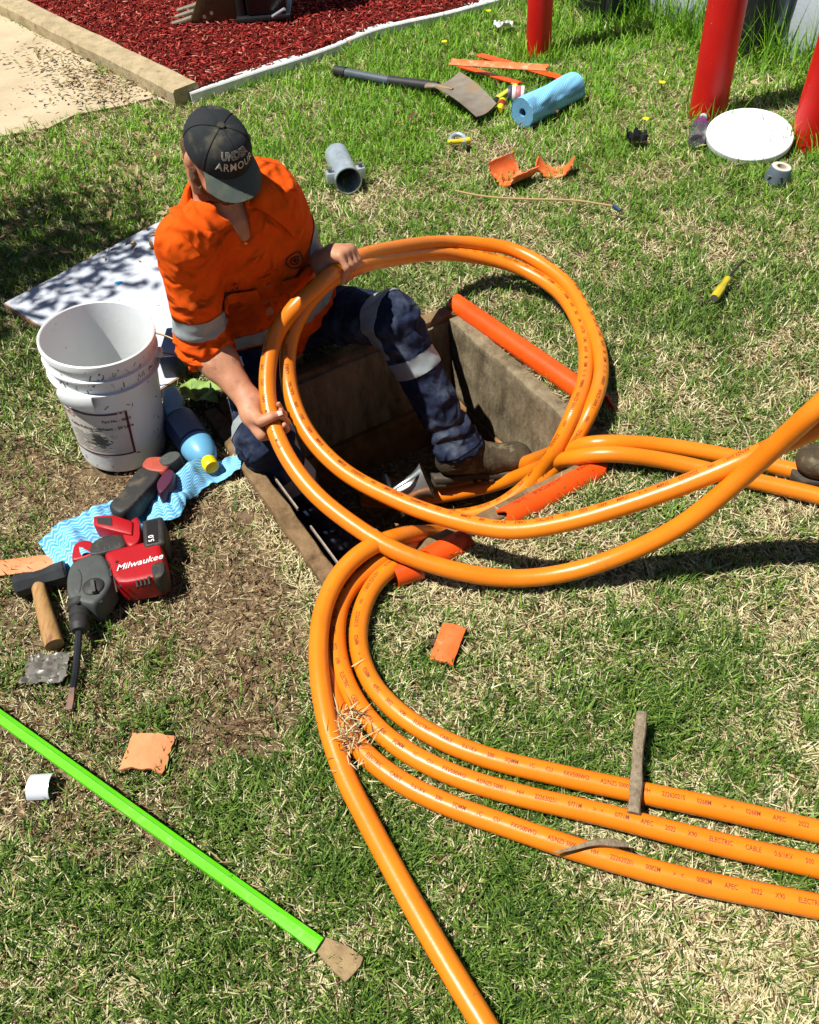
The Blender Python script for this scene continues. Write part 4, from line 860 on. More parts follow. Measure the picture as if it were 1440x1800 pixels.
# knife, small bottle, taped can
kn_ = thing('marker_knife', 'yellow and black handled tool leaning against the spade blade', 'knife', G(882, 168))
k0, k1, k2 = G(862, 184, .022), G(874, 173, .026), G(907, 150, .03); MB().tube(smoothpath([k1, k2], .01), .0125, 14, flat=.7).build('yellow_handle', mat('pale yellow plastic', srgb(222, 212, 70), 0.45), kn_); MB().tube(smoothpath([k0, k1], .01), .013, 14, flat=.7).build('black_end', m_black, kn_)
vb = thing('small_bottle', 'tiny red and yellow bottle beside the spade blade', 'bottle', G(880, 186))
v0, v1 = G(884, 177, .016), G(878, 194, .016); vd = nrm(v1 - v0); Lv = np.linalg.norm(v1 - v0)
MB().lathe([(0, 0), (.014, 0), (.016, .004), (.016, Lv * .6), (.013, Lv * .66), (0, Lv * .66)], 20, frame(v0, vd, (0, 0, 1))).build('body', mat('dark red plastic', srgb(150, 40, 24), 0.4), vb)
MB().lathe([(.0155, Lv * .62), (.0155, Lv * .95), (.012, Lv), (0, Lv)], 20, frame(v0, vd, (0, 0, 1))).build('cap', m_yel, vb); MB().lathe([(.0165, Lv * .04), (.017, Lv * .06), (.017, Lv * .2), (.0165, Lv * .22)], 20, frame(v0, vd, (0, 0, 1))).build('band', m_yel, vb)
tc_ = thing('tape_stack', 'pink and white rolls of tape lying behind the blue wipe roll', 'tape', G(908, 168))
t0_, t1_ = G(893, 166, .03), G(922, 166, .03); td = nrm(t1_ - t0_); Lt = np.linalg.norm(t1_ - t0_)
for k, (a, b, mm_) in enumerate(((0, .25, mat('dark tape', srgb(70, 70, 84), .5)), (.27, .5, mat('white tape', srgb(220, 214, 214), .5)), (.52, .78, mat('pink tape', srgb(196, 110, 116), .5)), (.8, 1.0, mat('white tape', srgb(220, 214, 214), .5)))):
    MB().lathe([(.018, a * Lt), (.034, a * Lt), (.035, (a + .02) * Lt), (.035, (b - .02) * Lt), (.034, b * Lt), (.018, b * Lt)], 26, frame(t0_, td, (0, 0, 1)), closed=True).build('tape_roll', mm_, tc_)
# blue wipe roll
r0_, r1_ = G(918, 198, .058), G(1010, 152, .05); rd = nrm(r1_ - r0_); Lr = np.linalg.norm(r1_ - r0_); rm = frame(r0_, rd, (0, 0, 1))
roll = thing('wipe_roll', 'blue roll of perforated wipes lying on the lawn', 'wipe roll', G(962, 190))
nu, nv = 60, 30; g = np.zeros((nu, nv, 3))
for i in range(nu):
    for j in range(nv):
        a = 2 * math.pi * i / (nu - 1); z = Lr * j / (nv - 1); rr = .056 + .004 * float(n2(math.cos(a) * 1.2 + 4, z * 8 + math.sin(a), 2.0)) + .010 * max(0, float(n2(math.cos(a) + 9, z * 6 + math.sin(a) * 1.1, 2.6, 2))) * math.sin(math.pi * j / (nv - 1)); g[i, j] = (rr * math.cos(a), rr * math.sin(a), z)
ro = MB().sheet(T(rm, g.reshape(-1, 3)).reshape(g.shape), .002).build('wound_wipes', m_wipe, roll, ang=60); uvl = ro.data.uv_layers.new(name='UVMap'); vi = np.zeros(len(ro.data.loops), np.int32); ro.data.loops.foreach_get('vertex_index', vi); k = vi % (nu * nv)
uvl.data.foreach_set('uv', np.stack([(k // nv) / nu * .35, (k % nv) / nv * Lr], 1).astype(np.float32).ravel())
m_wend = mat('blue roll end', srgb(80, 140, 180), 0.85, srgb(120, 176, 206), 160, 0.9)
MB().lathe([(.017, .002), (.0545, .0), (.0555, .006), (.0555, Lr - .006), (.0545, Lr), (.017, Lr - .002)], 40, rm, closed=True).build('roll_core', m_wend, roll)
# black crumpled thing, bottle, lid, tape roll, screwdriver
cb = crumple('plastic_wrapper', G(1118, 246, .022), .04, .03, .045, mat('black film', srgb(26, 27, 30), 0.25, srgb(50, 52, 56), 50, 0.8), 'small crumpled black plastic wrapper on the lawn', 'wrapper', 8.0)
m_clear = mat('clear plastic', srgb(214, 226, 234), 0.12, trans=0.92, spec=0.5)
pb = thing('plastic_bottle', 'clear crushed plastic bottle lying against the middle red bollard', 'bottle', G(1232, 240)); pm0, pm1 = G(1224, 248, .034), G(1236, 208, .034); pd = nrm(pm1 - pm0); Lq = np.linalg.norm(pm1 - pm0)
MB().lathe([(.0, .004), (.026, 0), (.032, .01), (.032, Lq * .2), (.029, Lq * .25), (.033, Lq * .33), (.029, Lq * .42), (.033, Lq * .5), (.03, Lq * .62), (.024, Lq * .8), (.013, Lq * .95), (.013, Lq), (.0, Lq)], 28, frame(pm0, pd, (0, 0, 1)), wob=lambda a, z: .06 * math.sin(3 * a + z * 90)).build('bottle_body', m_clear, pb)
MB().lathe([(.0325, Lq * .52), (.0335, Lq * .54), (.0315, Lq * .66), (.031, Lq * .67)], 28, frame(pm0, pd, (0, 0, 1))).build('label_band', mat('purple band', srgb(110, 40, 110), .5), pb)
MB().lathe([(.015, Lq * .97), (.015, Lq + .014), (0, Lq + .015)], 18, frame(pm0, pd, (0, 0, 1))).build('cap', mat('pale cap', srgb(200, 210, 224), .4), pb)
lid_c = G(1318, 236, .045); lid = thing('bucket_cover', 'white round bucket lid lying tilted between the red bollards', 'lid', (lid_c[0], lid_c[1], 0)); lm = frame(lid_c, (-.06, -.18, 1), (1, 0, 0))
MB().lathe([(0, -.004), (.148, -.004), (.15, -.02), (.158, -.02), (.160, -.014), (.160, .002), (.157, .006), (.150, .006), (.147, .0015), (.12, .0015), (.118, .0), (0, .0)], 64, lm).build('lid_disc', m_hdpe, lid, ang=30)
tr_c = G(1364, 318, 0); tr = thing('tape_roll', 'grey roll of tape standing on the lawn below the white lid', 'tape', tr_c); tm = frame(tr_c, (.12, -.05, 1)); 
MB().lathe([(.02, 0), (.043, 0), (.045, .003), (.038, .052), (.036, .055), (.02, .055)], 36, tm, closed=True).build('wound_tape', mat('grey tape', srgb(92, 104, 112), .45, srgb(80, 92, 100), 30, .8), tr)
MB().lathe([(.0165, -.001), (.0205, -.001), (.0205, .057), (.0165, .057)], 30, tm, closed=True).build('cardboard_core', mat('cardboard', srgb(190, 176, 150), .9), tr)
MB().lathe([(.021, .0556), (.0345, .0556), (.034, .0566), (.021, .0566)], 30, tm, closed=True).build('tape_edge', mat('pale tape edge', srgb(196, 196, 190), .6), tr)
sd_ = thing('screwdriver', 'yellow handled screwdriver lying on the open lawn at right', 'screwdriver', G(1268, 510)); d0, d1, d2 = G(1256, 524, .036), G(1280, 489, .036), G(1308, 457, .032)
ddir = nrm(d1 - d0); Ls = np.linalg.norm(d1 - d0); MB().lathe([(0, 0), (.011, 0), (.0135, .004), (.0135, Ls * .45), (.011, Ls * .65), (.0095, Ls * .75), (.012, Ls * .92), (.009, Ls), (0, Ls)], 24, frame(d0, ddir, (0, 0, 1)), wob=lambda a, z: .06 * math.cos(6 * a) if z < Ls * .6 else 0).build('handle', mat('yellow clear handle', srgb(206, 188, 36), .25, srgb(180, 160, 20), 20, .8, coat=.3), sd_)
MB().tube([d1, lerp(d1, d2, .85), d2], [.004, .004, .0025], 10).build('shaft', m_bit, sd_); MB().lathe([(0, -.0015), (.0115, -.0015), (.0115, .002), (0, .002)], 20, frame(d0, ddir, (0, 0, 1))).build('end_cap', m_steel, sd_)
# thin rod in the grass, sticks
m_twig = mat('weathered wood', srgb(164, 148, 122), .9, srgb(104, 90, 70), 90, .9, bump=.004, bscale=160)
tag(MB().tube(smoothpath([G(800, 335, .045), (G(850, 345, .04)), G(930, 350, .042), G(1010, 352, .04), G(1078, 362, .04)], .02), .0038, 7).build('long_twig', mat('straw twig', srgb(176, 150, 104), .9)), 'long thin straw coloured twig lying across the far lawn', 'twig')
tag(MB().tube(smoothpath([G(1078, 361, .04), G(1086, 367, .036), G(1090, 371, .032)], .006), .007, 8).build('wire_nut', mat('dark blue plug', srgb(30, 56, 92), .4)), 'small dark blue plug at the end of the straw twig', 'plug')
stp = smoothpath([G(1129, 1252, .07), G(1122, 1310, .058), G(1119, 1370, .058), G(1114, 1430, .05)], .012); rgs = .0115 + .003 * np.array([float(n2(i * .37, 1.0, 1.0)) for i in range(len(stp))])
tag(MB().tube(stp, rgs, 9, flat=.7).build('stick', m_twig, ang=30), 'weathered grey stick leaning over the topmost foreground cable', 'stick')
bkp = smoothpath([G(975, 1498, .052), G(1010, 1492, .058), G(1035, 1482, .062), G(1070, 1480, .055), G(1105, 1485, .045)], .01); tag(MB().tube(bkp, np.interp(np.linspace(0, 1, len(bkp)), [0, .3, .8, 1], [.002, .004, .008, .005]), 7, flat=.5).build('bark_strip', m_twig, ang=30), 'curled strip of grey bark resting on the lowest foreground cable', 'bark')

# ------------------------------------------------------------------ digger bucket and stabiliser on the mulch
m_dig = mat('digger paint', srgb(92, 78, 40), .55, srgb(70, 58, 30), 20, .9, bump=.0008, bscale=60, col3=srgb(120, 108, 84), scale3=16, lo3=.62, hi3=.75)
m_tooth = mat('worn teeth', srgb(176, 166, 140), .45, srgb(140, 130, 108), 40, .9, metal=.4)
dg = thing('digger_bucket', 'brown excavator bucket with three worn steel teeth resting on the red mulch', 'excavator bucket', G(360, 35, MZ))
dz = MZ; ox = G(345, 42, MZ); ux = nrm(G(470, 30, MZ) - G(330, 42, MZ)); uy = np.array([-ux[1], ux[0], 0]); dm = np.eye(4); dm[:3, 0], dm[:3, 1], dm[:3, 2], dm[:3, 3] = ux, uy, (0, 0, 1), ox
sidep = [(-.02, .02), (.04, -.005), (.22, .0), (.36, .06), (.40, .2), (.36, .42), (.2, .46), (.16, .36)]
for yy in (0.0, .26):
    v = [(x, yy + dy, z) for dy in (0, .012) for x, z in sidep]; n = len(sidep); MB().add(T(dm, v), [tuple(range(n)), tuple(range(2 * n - 1, n - 1, -1))] + [(k, (k + 1) % n, n + (k + 1) % n, n + k) for k in range(n)]).build('side_plate', m_dig, dg, bevel=.003)
    for (x, z) in ((.05, .03), (.09, .045)): MB().lathe([(.009, -.006), (.009, 0), (0, 0)], 12, frame(T(dm, [(x, yy - .001, z)])[0], -uy, (0, 0, 1))).build('bolt', m_tooth, dg)
shp = [(-.02, .012), (.04, -.002), (.22, .004), (.36, .065), (.395, .2), (.355, .41), (.2, .45)]
MB().sheet(T(dm, [[(x, .014 + .244 * j / 4, z) for j in range(5)] for x, z in shp]), .01).build('shell', m_dig, dg, ang=60)
for k in range(3):
    y = .03 + .1 * k; v = [(-.02, y - .022, .03), (-.02, y + .022, .03), (-.02, y + .022, .004), (-.02, y - .022, .004), (-.13, y - .017, -.004 + .012), (-.13, y + .017, -.004 + .012), (-.13, y + .015, 0.0), (-.13, y - .015, 0.0)]
    v2 = [(-.06, y - .02, .035), (-.06, y + .02, .035)]
    MB().add(T(dm, v), [(0, 1, 2, 3), (4, 7, 6, 5), (0, 4, 5, 1), (1, 5, 6, 2), (2, 6, 7, 3), (3, 7, 4, 0)]).build('tooth', m_tooth, dg, bevel=.004)
MB().box((.12, .07, .40), (.36, .2, 1.3), dm).build('dipper_arm', m_dig, dg, bevel=.01)
stf = thing('stabiliser_foot', 'black steel machine foot standing on the mulch beside the digger bucket', 'machine part', G(455, 35, MZ)); so = G(417, 42, MZ); ux2 = nrm(G(490, 36, MZ) - so); sm = frame(so, (0, 0, 1), ux2)
m_bsteel = mat('black machine paint', srgb(20, 22, 24), .35, srgb(34, 34, 36), 12, .8)
MB().box((0, -.02, 0), (.28, .22, .03), sm).build('foot_plate', m_bsteel, stf, bevel=.006); MB().box((.06, .0, .03), (.26, .16, 1.0), sm).build('upright', m_bsteel, stf, bevel=.012)
MB().lathe([(.028, .03), (.028, 1.0)], 20, frame(T(sm, [(.03, .04, 0)])[0])).build('hydraulic_ram', m_bsteel, stf); MB().tube(T(sm, [(.19, -.03, .03), (.26, -.06, .07)]), .008, 8).build('lock_pin', m_galv, stf)

# added pipe, tube and box standing in for dark areas by the wall
dpc = G(1335, 86) + wn * .07
dpo = thing('added_dark_pipe', 'added dark pipe for the dark band on the grey wall behind the middle bollard', 'added_dark_pipe', dpc)  # added pipe, put here to give the wall its dark band
m_addblack = mat('added black', srgb(18, 20, 26), .5, srgb(26, 28, 34), 10, .8)
MB().lathe([(.062, -.05), (.062, .6), (.064, 1.2), (.062, 2.4)], 28, frame(dpc)).build('pipe', m_addblack, dpo)
for z in (.5, 1.5): MB().lathe([(.064, z), (.068, z + .005), (.068, z + .035), (.064, z + .04)], 28, frame(dpc)).build('bracket', m_addblack, dpo)
hz = [dpc + wd * .12 + wn * -.045 + np.array([0, 0, z]) + wd * dx for z, dx in ((2.2, .0), (1.4, .01), (.8, .0), (.4, .0), (.15, -.02), (.03, -.06), (.0, -.14))]
tag(MB().tube(smoothpath(hz, .03), .014, 10).build('added_dark_tube', mat('slate hose', srgb(70, 80, 98), .6)), 'added thin slate tube for the dark streak down the wall beside the added pipe', 'added_tube')  # added tube whose slate colour gives the narrow dark streak
cbp = G(1015, 42); cab = thing('added_dark_box', 'added dark box for the dark area in the long grass behind the far bollard', 'added_box', cbp); cm2 = frame((cbp[0] + .05, cbp[1] + .12, 0), (0, 0, 1), wd)  # added box, a dark shape that also throws shade on grass and wall
MB().box((-.02, -.02, -.02), (.20, .2, .62), cm2).build('added_box_body', mat('cabinet paint', srgb(44, 48, 56), .6, srgb(36, 40, 46), 12, .8), cab, bevel=.01); MB().box((-.04, -.04, .62), (.22, .22, .65), cm2).build('added_box_top', m_addblack, cab, bevel=.006)
MB().box((.02, -.024, .04), (.16, -.0205, .57), cm2).build('added_box_door', m_addblack, cab, bevel=.001)
# ------------------------------------------------------------------ the man sitting on the edge of the pit
PF = np.array([PIT_U[0], PIT_U[1], 0.0]); PR = np.array([PIT_V[0], PIT_V[1], 0.0]); UPZ = np.array([0, 0, 1.0])   # forward, his right, up
hipL, hipR = G(540, 550, .085), G(436, 602, .09)
kneeL, ankL = G(692, 562, .195), G(808, 790, -.175)
kneeR, ankR = G(462, 772, .09), G(597, 965, -.37)
shR, shL = G(322, 430, .60), G(466, 330, .62)
elbR, elbL = G(357, 600, .32), G(498, 408, .40)
wriR, wriL = G(441, 708, .22), G(573, 466, .415)
pel = (hipL + hipR) / 2; shm = (shL + shR) / 2; spine = nrm(shm - pel)
HC = G(380, 268, .77)                                                   # head centre
man = thing('person', 'man in orange work shirt, navy trousers and cap, sitting on the pit edge holding cable', 'person', (pel[0], pel[1], 0.0))

m_skin = mat('skin', srgb(206, 150, 116), .55, srgb(188, 126, 94), 40, .8, bump=.0006, bscale=260, col3=srgb(160, 104, 76), scale3=26, lo3=.56, hi3=.74)
def fabric(name, c1, c2, c3, s3=7, lo3=.5, hi3=.7, crease=.045, cs=9.0):
    m = mat(name, c1, .88, c2, 12, .9, bump=.0006, bscale=380, spec=.15, col3=c3, scale3=s3, lo3=lo3, hi3=hi3)
    N, L = m.node_tree.nodes, m.node_tree.links; fine = [n for n in N if n.bl_idname == 'ShaderNodeBump'][0]; tc = [n for n in N if n.bl_idname == 'ShaderNodeTexCoord'][0]
    for sc, ds in ((cs, crease), (cs * 2.6, crease * .35)):       # sharp creases pressed into the cloth
        r = N.new('ShaderNodeTexNoise'); r.noise_type = 'RIDGED_MULTIFRACTAL'; r.normalize = True; r.inputs['Scale'].default_value = sc; r.inputs['Detail'].default_value = 2.0; r.inputs['Distortion'].default_value = .7; L.new(tc.outputs['Object'], r.inputs['Vector'])
        b = N.new('ShaderNodeBump'); b.inputs['Distance'].default_value = ds; L.new(r.outputs[0], b.inputs['Height'])
        if fine.inputs['Normal'].is_linked: L.new(b.outputs[0], last.inputs['Normal'])
        else: L.new(b.outputs[0], fine.inputs['Normal'])
        last = b
    return m
m_shirt = fabric('orange work shirt', srgb(238, 96, 14), srgb(228, 82, 10), srgb(212, 76, 14))
m_trous = fabric('navy trousers', srgb(38, 46, 70), srgb(32, 39, 58), srgb(92, 100, 114), 10, .5, .76)
m_tape = mat('reflective tape', srgb(164, 172, 172), .5, srgb(140, 148, 150), 22, .9, spec=.4, bump=.0006, bscale=300)
m_cap = fabric('charcoal cap', srgb(50, 54, 56), srgb(44, 47, 50), srgb(104, 98, 78), 11, .52, .72, .004, 12)
m_brim = fabric('faded cap brim', srgb(88, 98, 92), srgb(78, 88, 82), srgb(112, 112, 94), 14, .52, .72, .003, 12)
m_beard = mat('beard', srgb(84, 60, 40), .9, srgb(120, 90, 60), 140, .9, bump=.004, bscale=200)

# gripping points: the two places where the hands close on the cables
def near_on(key, p):
    P = CABLES[key]; i = int(np.argmin(np.linalg.norm(P - p, axis=1))); i = min(max(i, 2), len(P) - 3); return P[i], nrm(P[i + 2] - P[i - 2])
gR, tR = near_on('loop_out', G(476, 737, .2)); gL, tL = near_on('loop_out', G(600, 470, .41))

# ---- body: one continuous skin surface
lo = np.minimum.reduce([shL, shR, elbL, elbR, wriR, HC, kneeR, ankR, ankL, kneeL]) - .2; hi = np.maximum.reduce([shL, shR, elbL, elbR, wriL, HC, kneeL, ankL]) + .2
F = Field(lo, hi, .004)
HF = nrm(PF * .80 + np.array([0.08, 0.0, 0]) - UPZ * .80); HX = nrm(np.cross(HF, UPZ)); HU = np.cross(HX, HF)       # face direction, his right, head up
HB = np.stack([HX, HF, HU], 1)
hp_ = lambda x, y, z: HC + HB @ (np.array([x, y, z]) * .83)
nb = shm + UPZ * .02
F.cone(pel, lerp(pel, shm, .5), .11, .10, .05); F.cone(lerp(pel, shm, .5), shm - spine * .05, .10, .09, .05); F.cone(shR, shL, .045, .045, .05)
F.cone(nb - spine * .03, hp_(0, -.03, -.05), .062, .056, .03)
F.ell(HC, (.061, .074, .084), HB, .02); F.ell(hp_(0, .026, -.058), (.050, .058, .056), HB, .03)            # skull, jaw
F.cone(hp_(0, .090, .004), hp_(0, .108, -.030), .007, .011, .014); F.cone(hp_(-.012, .102, -.034), hp_(.012, .102, -.034), .008, .008, .01)
for s in (-1, 1):
    F.ell(hp_(s * .032, .098, .012), (.017, .012, .010), HB, .012, cut=True)                             # eye sockets
    F.cone(hp_(s * .052, .072, .026), hp_(s * .014, .094, .022), .006, .007, .012)                       # brow
    F.ell(hp_(s * .044, .074, -.018), (.018, .014, .013), HB, .02)                                       # cheek
    F.ell(hp_(s * .076, -.006, -.004), (.007, .015, .025), HB, .006)                                     # ear
F.cone(hp_(-.022, .094, -.062), hp_(.022, .094, -.062), .006, .006, .01)
for (s_, e_, w_) in ((shR, elbR, wriR), (shL, elbL, wriL)):
    F.cone(s_, e_, .050, .043, .03); F.cone(e_, lerp(e_, w_, .3), .044, .045, .03); F.cone(lerp(e_, w_, .3), w_, .045, .029, .03)
for (h_, k_, a_) in ((hipL, kneeL, ankL), (hipR, kneeR, ankR)): F.cone(h_, k_, .07, .055, .04); F.cone(k_, a_, .05, .036, .03)
def hand(F, g, t, S, N, wr, over, thumb_t):
    """palm on the -S side of the cable g; fingers go over (or under) it, the thumb the other way"""
    o = 1.0 if over else -1.0; R0 = CR
    pc = g - S * .050 + N * o * .006; F.cone(wr, lerp(wr, pc, .5), .029, .030, .02)
    for w in (-.026, -.009, .009, .026): F.cone(lerp(wr, pc, .55) + t * w * .6, g - S * .034 + t * w * 1.05 + N * o * .014, .017, .0145, .014)
    for i, w in enumerate((-.032, -.011, .010, .030)):
        ln = (.94, 1.05, 1.0, .85)[i]; r = (.0092, .0098, .0095, .0085)[i]; tt_ = t * w
        p0 = g - S * .034 + tt_ + N * o * .018; p1 = g - S * .006 + tt_ * .98 + N * o * (R0 + r + .001) ; p2 = g + S * (R0 + r + .001) * ln + tt_ * .95 + N * o * .010; p3 = g + S * (R0 + r - .004) + tt_ * .94 - N * o * .018 * ln
        F.cone(p0, p1, r * 1.12, r, .004); F.cone(p1, p2, r, r * .95, .004); F.cone(p2, p3, r * .95, r * .8, .004)
    a = lerp(wr, pc, .45) + t * thumb_t * .022 - N * o * .010; b = g - S * .026 + t * thumb_t * .030 - N * o * .024; c = g + S * .000 + t * thumb_t * .026 - N * o * (R0 + .0105); d = g + S * .024 + t * thumb_t * .018 - N * o * (R0 + .006)
    F.cone(a, b, .018, .0135, .012); F.cone(b, c, .0135, .0118, .006); F.cone(c, d, .0118, .0095, .005)
    return c, d
def axes(t, S):
    S = nrm(S - t * (S @ t)); N = np.cross(t, S); N = N if N[2] > 0 else -N; return S, N
tR = tR if (tR @ C_UP) > 0 else -tR
SR, NR = axes(tR, C_RT * 1.0 + C_UP * -.1); SL, NL = axes(tL, -C_UP - C_RT * .2)
thc, thd = hand(F, gR, tR, SR, NR, wriR, False, -.3); hand(F, gL, tL, SL, NL, wriL, True, .5)
F.disp(lambda P: vnoise(P * 55) * .0010, .02)
body = F.build('body', m_skin, man, it=2)
nm = MB(); c_ = lerp(thc, thd, .80) + NR * .0095; nm.sheet([[c_ + SR * u * .009 + tR * v * .0065 * (1 - .25 * abs(u)) - NR * (.002 * v * v + .0015 * u * u) for v in (-1, -.5, 0, .5, 1)] for u in (-1, -.5, 0, .5, 1)], .0016).build('thumbnail', mat('nail', srgb(232, 196, 180), .35), man)

# ---- beard and hair
Fb = Field(HC - .18, HC + .18, .004)
Fb.ell(hp_(0, .036, -.082), (.049, .05, .044), HB, .03); Fb.ell(hp_(0, .085, -.072), (.030, .022, .028), HB, .02)
for s in (-1, 1): Fb.cone(hp_(s * .066, .012, -.01), hp_(s * .05, .05, -.07), .014, .024, .02)
Fb.cone(hp_(-.026, .098, -.050), hp_(.026, .098, -.050), .008, .008, .008)
Fb.ell(hp_(0, .1, -.062), (.016, .012, .004), HB, .004, cut=True)
Fb.ell(hp_(0, -.022, -.014), (.064, .062, .060), HB, .01)
Fb.disp(lambda P: vnoise(P * 90) * .004 + vnoise(P * 220) * .002, .02); Fb.build('beard_and_hair', m_beard, man, it=1)
for s in (-1, 1): MB().lathe([(0, -.012), (.006, -.0104), (.0104, -.006), (.012, 0), (.0104, .006), (.006, .0104), (0, .012)], 16, frame(hp_(s * .031, .080, .010), HF, HU)).build('eye', mat('eye white', srgb(226, 222, 216), .3), man)

# ---- cap
cap = MB(); ncu, ncv = 60, 18; gcap = np.zeros((ncu + 1, ncv + 1, 3)); CB = HC + HU * .024 - HF * .002; CA = np.stack([HX, nrm(HF * 1.0 + HU * .12), nrm(HU - HF * .12)], 1)
def capp(th, ph, off=0.0):
    """th from the front towards his left, ph 0 rim .. 1 top"""
    w = ph * math.pi / 2; cx, cy, cz = .067 + off, .080 + off, .064 + off; c = math.cos(w) ** .72; s = math.sin(w) ** .92
    seam = 0.0016 * (abs(math.sin(3 * th)) ** .25 - 1) if ph < .97 else 0
    fr = max(0.0, math.cos(th)); v = np.array([-math.sin(th) * (cx + seam) * c, math.cos(th) * (cy + seam) * c, cz * s + .010 * fr * math.sin(w * 1.6)])
    return CB + CA @ v
for i in range(ncu + 1):
    for j in range(ncv + 1): gcap[i, j] = capp(2 * math.pi * i / ncu, j / ncv)
capo = MB().sheet(gcap[:, ::-1], .003).build('cap_crown', m_cap, man, ang=80)
MB().lathe([(0, .004), (.007, .003), (.0085, 0), (.0085, -.003)], 18, frame(capp(0, 1.0, .002), CA[:, 2])).build('cap_button', m_cap, capo)
seam = MB()
for k in range(6): seam.tube([capp(k * math.pi / 3, p, .0022) for p in np.linspace(.03, .97, 24)], .0011, 5)
seam.build('seams', mat('cap stitching', srgb(30, 32, 34), .9), capo)
br = np.zeros((33, 9, 3)); 
for i in range(33):
    th = -1.02 + 2.04 * i / 32
    for j in range(9):
        t = j / 8; e = capp(th, .015, .001); side_ = math.sin(th); ln = .047 * (1 - .55 * abs(side_) ** 2.6)
        out = np.array([-side_ * .25, 1.0, -.30 - .55 * side_ ** 2 * t]); br[i, j] = e + CA @ (out * ln * t) 
MB().sheet(br, .0042).build('cap_brim', m_brim, man, ang=60)
def cap_text(body, ph0, size, bold, off=.0028, outline=0.0):
    v, f = text2d(body, size, offset=bold, outline=outline, space=1.12); w = v[:, 0].max(); pts = [capp((x - w / 2) / .078, ph0 + y / .110, off) for x, y in v]; return MB().add(pts, f)
m_emb = mat('silver embroidery', srgb(206, 202, 190), .6)
cap_text('UNDER', .44, .024, .02, .0028, .022).build('lettering', m_emb, capo, smooth=False)
cap_text('ARMOUR', .22, .0245, .008).build('lettering', m_emb, capo, smooth=False)

# ---- shirt
Fs = Field(np.minimum.reduce([shL, shR, elbL, elbR, pel]) - .24, np.maximum.reduce([shL, shR, elbL, elbR, pel]) + .24, .0045)
TB = np.stack([nrm(shR - shL), nrm(PF - spine * (PF @ spine)), spine], 1); tp = lambda x, y, z: pel + TB @ np.array([x, y, 0]) + (shm - pel) * z
Fs.ell(tp(0, .01, .22), (.165, .122, .19), TB, .05); Fs.ell(tp(0, .005, .5), (.155, .112, .22), TB, .06); Fs.ell(tp(0, .005, .80), (.152, .10, .16), TB, .06)
Fs.cone(shR + PR * -.02, shL + PR * .02, .056, .056, .05); Fs.cone(shm - spine * .02, nb + spine * .02, .078, .068, .04)
for s_, e_, w_ in ((shR, elbR, wriR), (shL, elbL, wriL)):
    Fs.cone(s_, e_, .064, .058, .045); Fs.cone(e_, lerp(e_, w_, .16), .057, .054, .03)
    c = lerp(e_, w_, .15)
Fs.cone(nb + UPZ * .02 + PF * .05, nb - spine * .05 + PF * .09, .036, .012, .015, cut=True)        # open neck
Fs.cone(nb + UPZ * .12, nb - spine * .01, .066, .062, .02, cut=True)
LT0 = np.linalg.norm(shm - pel)
def folds(P):
    q = (P - pel) @ TB
    w = q + .03 * np.stack([vnoise(q * 9 + 1), vnoise(q * 9 + 5), vnoise(q * 9 + 9)], 1); r1 = np.abs(vnoise(w * np.array([14, 14, 30]) + 7)); r2 = np.abs(vnoise(w * np.array([36, 26, 16]) + 3)); hh = q[:, 2] / LT0; wg = np.clip((.98 - hh) / .4, .22, 1); d = vnoise(q * np.array([8, 8, 13])) * .005 + ((r1 - .3) * .022 + (r2 - .3) * .011) * wg + vnoise(q * 45) * .0014
    for s_, e_ in ((shR, elbR), (shL, elbL)):
        u = nrm(e_ - s_); t = (P - s_) @ u; L = np.linalg.norm(e_ - s_); near = np.exp(-((t - L * .98) / .05) ** 2) * (np.linalg.norm(P - s_ - t[:, None] * u, axis=1) < .11); d += near * np.sin(t * 190 + vnoise(P * 22) * 3) * .006
    return d
Fs.disp(folds, .035)
shirt = Fs.build('shirt', m_shirt, man, it=1)
# rolled cuffs
def ring(F, p0, p1, t0, t1, off, rad=.14, n=44, m=4, th0=0.0, th1=2 * math.pi, hint=(0, 0, 1)):
    """band round a limb laid on the surface of a field"""
    d = nrm(p1 - p0); fr = frame(p0, d, hint); L = np.linalg.norm(p1 - p0); g = np.zeros((n + 1, m + 1, 3)); dr = np.zeros_like(g)
    for i in range(n + 1):
        a = th0 + (th1 - th0) * i / n
        for j in range(m + 1):
            c = p0 + d * L * (t0 + (t1 - t0) * j / m); r = fr[:3, 0] * math.cos(a) + fr[:3, 1] * math.sin(a); g[i, j] = c + r * rad; dr[i, j] = -r
    return F.hit(g, dr, off, rad)
for e_, w_ in ((elbR, wriR), (elbL, wriL)):
    for k, (t, r) in enumerate(((.10, .0565), (.155, .057), (.205, .054))):
        d = nrm(w_ - e_); fr = frame(lerp(e_, w_, t), nrm(d + .12 * np.array([math.sin(k * 2.1), math.cos(k * 1.7), .3])), (0, 0, 1)); pts = [fr[:3, 3] + (r * (1 + .05 * math.sin(3 * a + k) + .03 * math.sin(7 * a))) * (fr[:3, 0] * math.cos(a) + fr[:3, 1] * math.sin(a)) for a in np.linspace(0, 2 * math.pi, 41)]
        MB().tube(pts, .0115 - .001 * k, 10, caps=False, upv=d).build('rolled_cuff', m_shirt, man)
def onchest(pts, off): return Fs.hit(np.asarray(pts) , -TB[:, 1], off, .5)
def strip(pa, pb, w, off, name, m, n=30, mm=5):
    """band across the chest, from (x,z) to (x,z) in chest coordinates"""
    pa, pb = np.array(pa), np.array(pb); d = nrm(pb - pa); pn = np.array([-d[1], d[0]]); g = np.zeros((n, mm, 3))
    for i in range(n):
        for j in range(mm): q = pa + (pb - pa) * i / (n - 1) + pn * w * (j / (mm - 1) - .5); g[i, j] = tp(q[0], .34, 0) + spine * q[1]
    return MB().sheet(onchest(g, off), .0016).build(name, m, man, ang=70)
LT = np.linalg.norm(shm - pel)
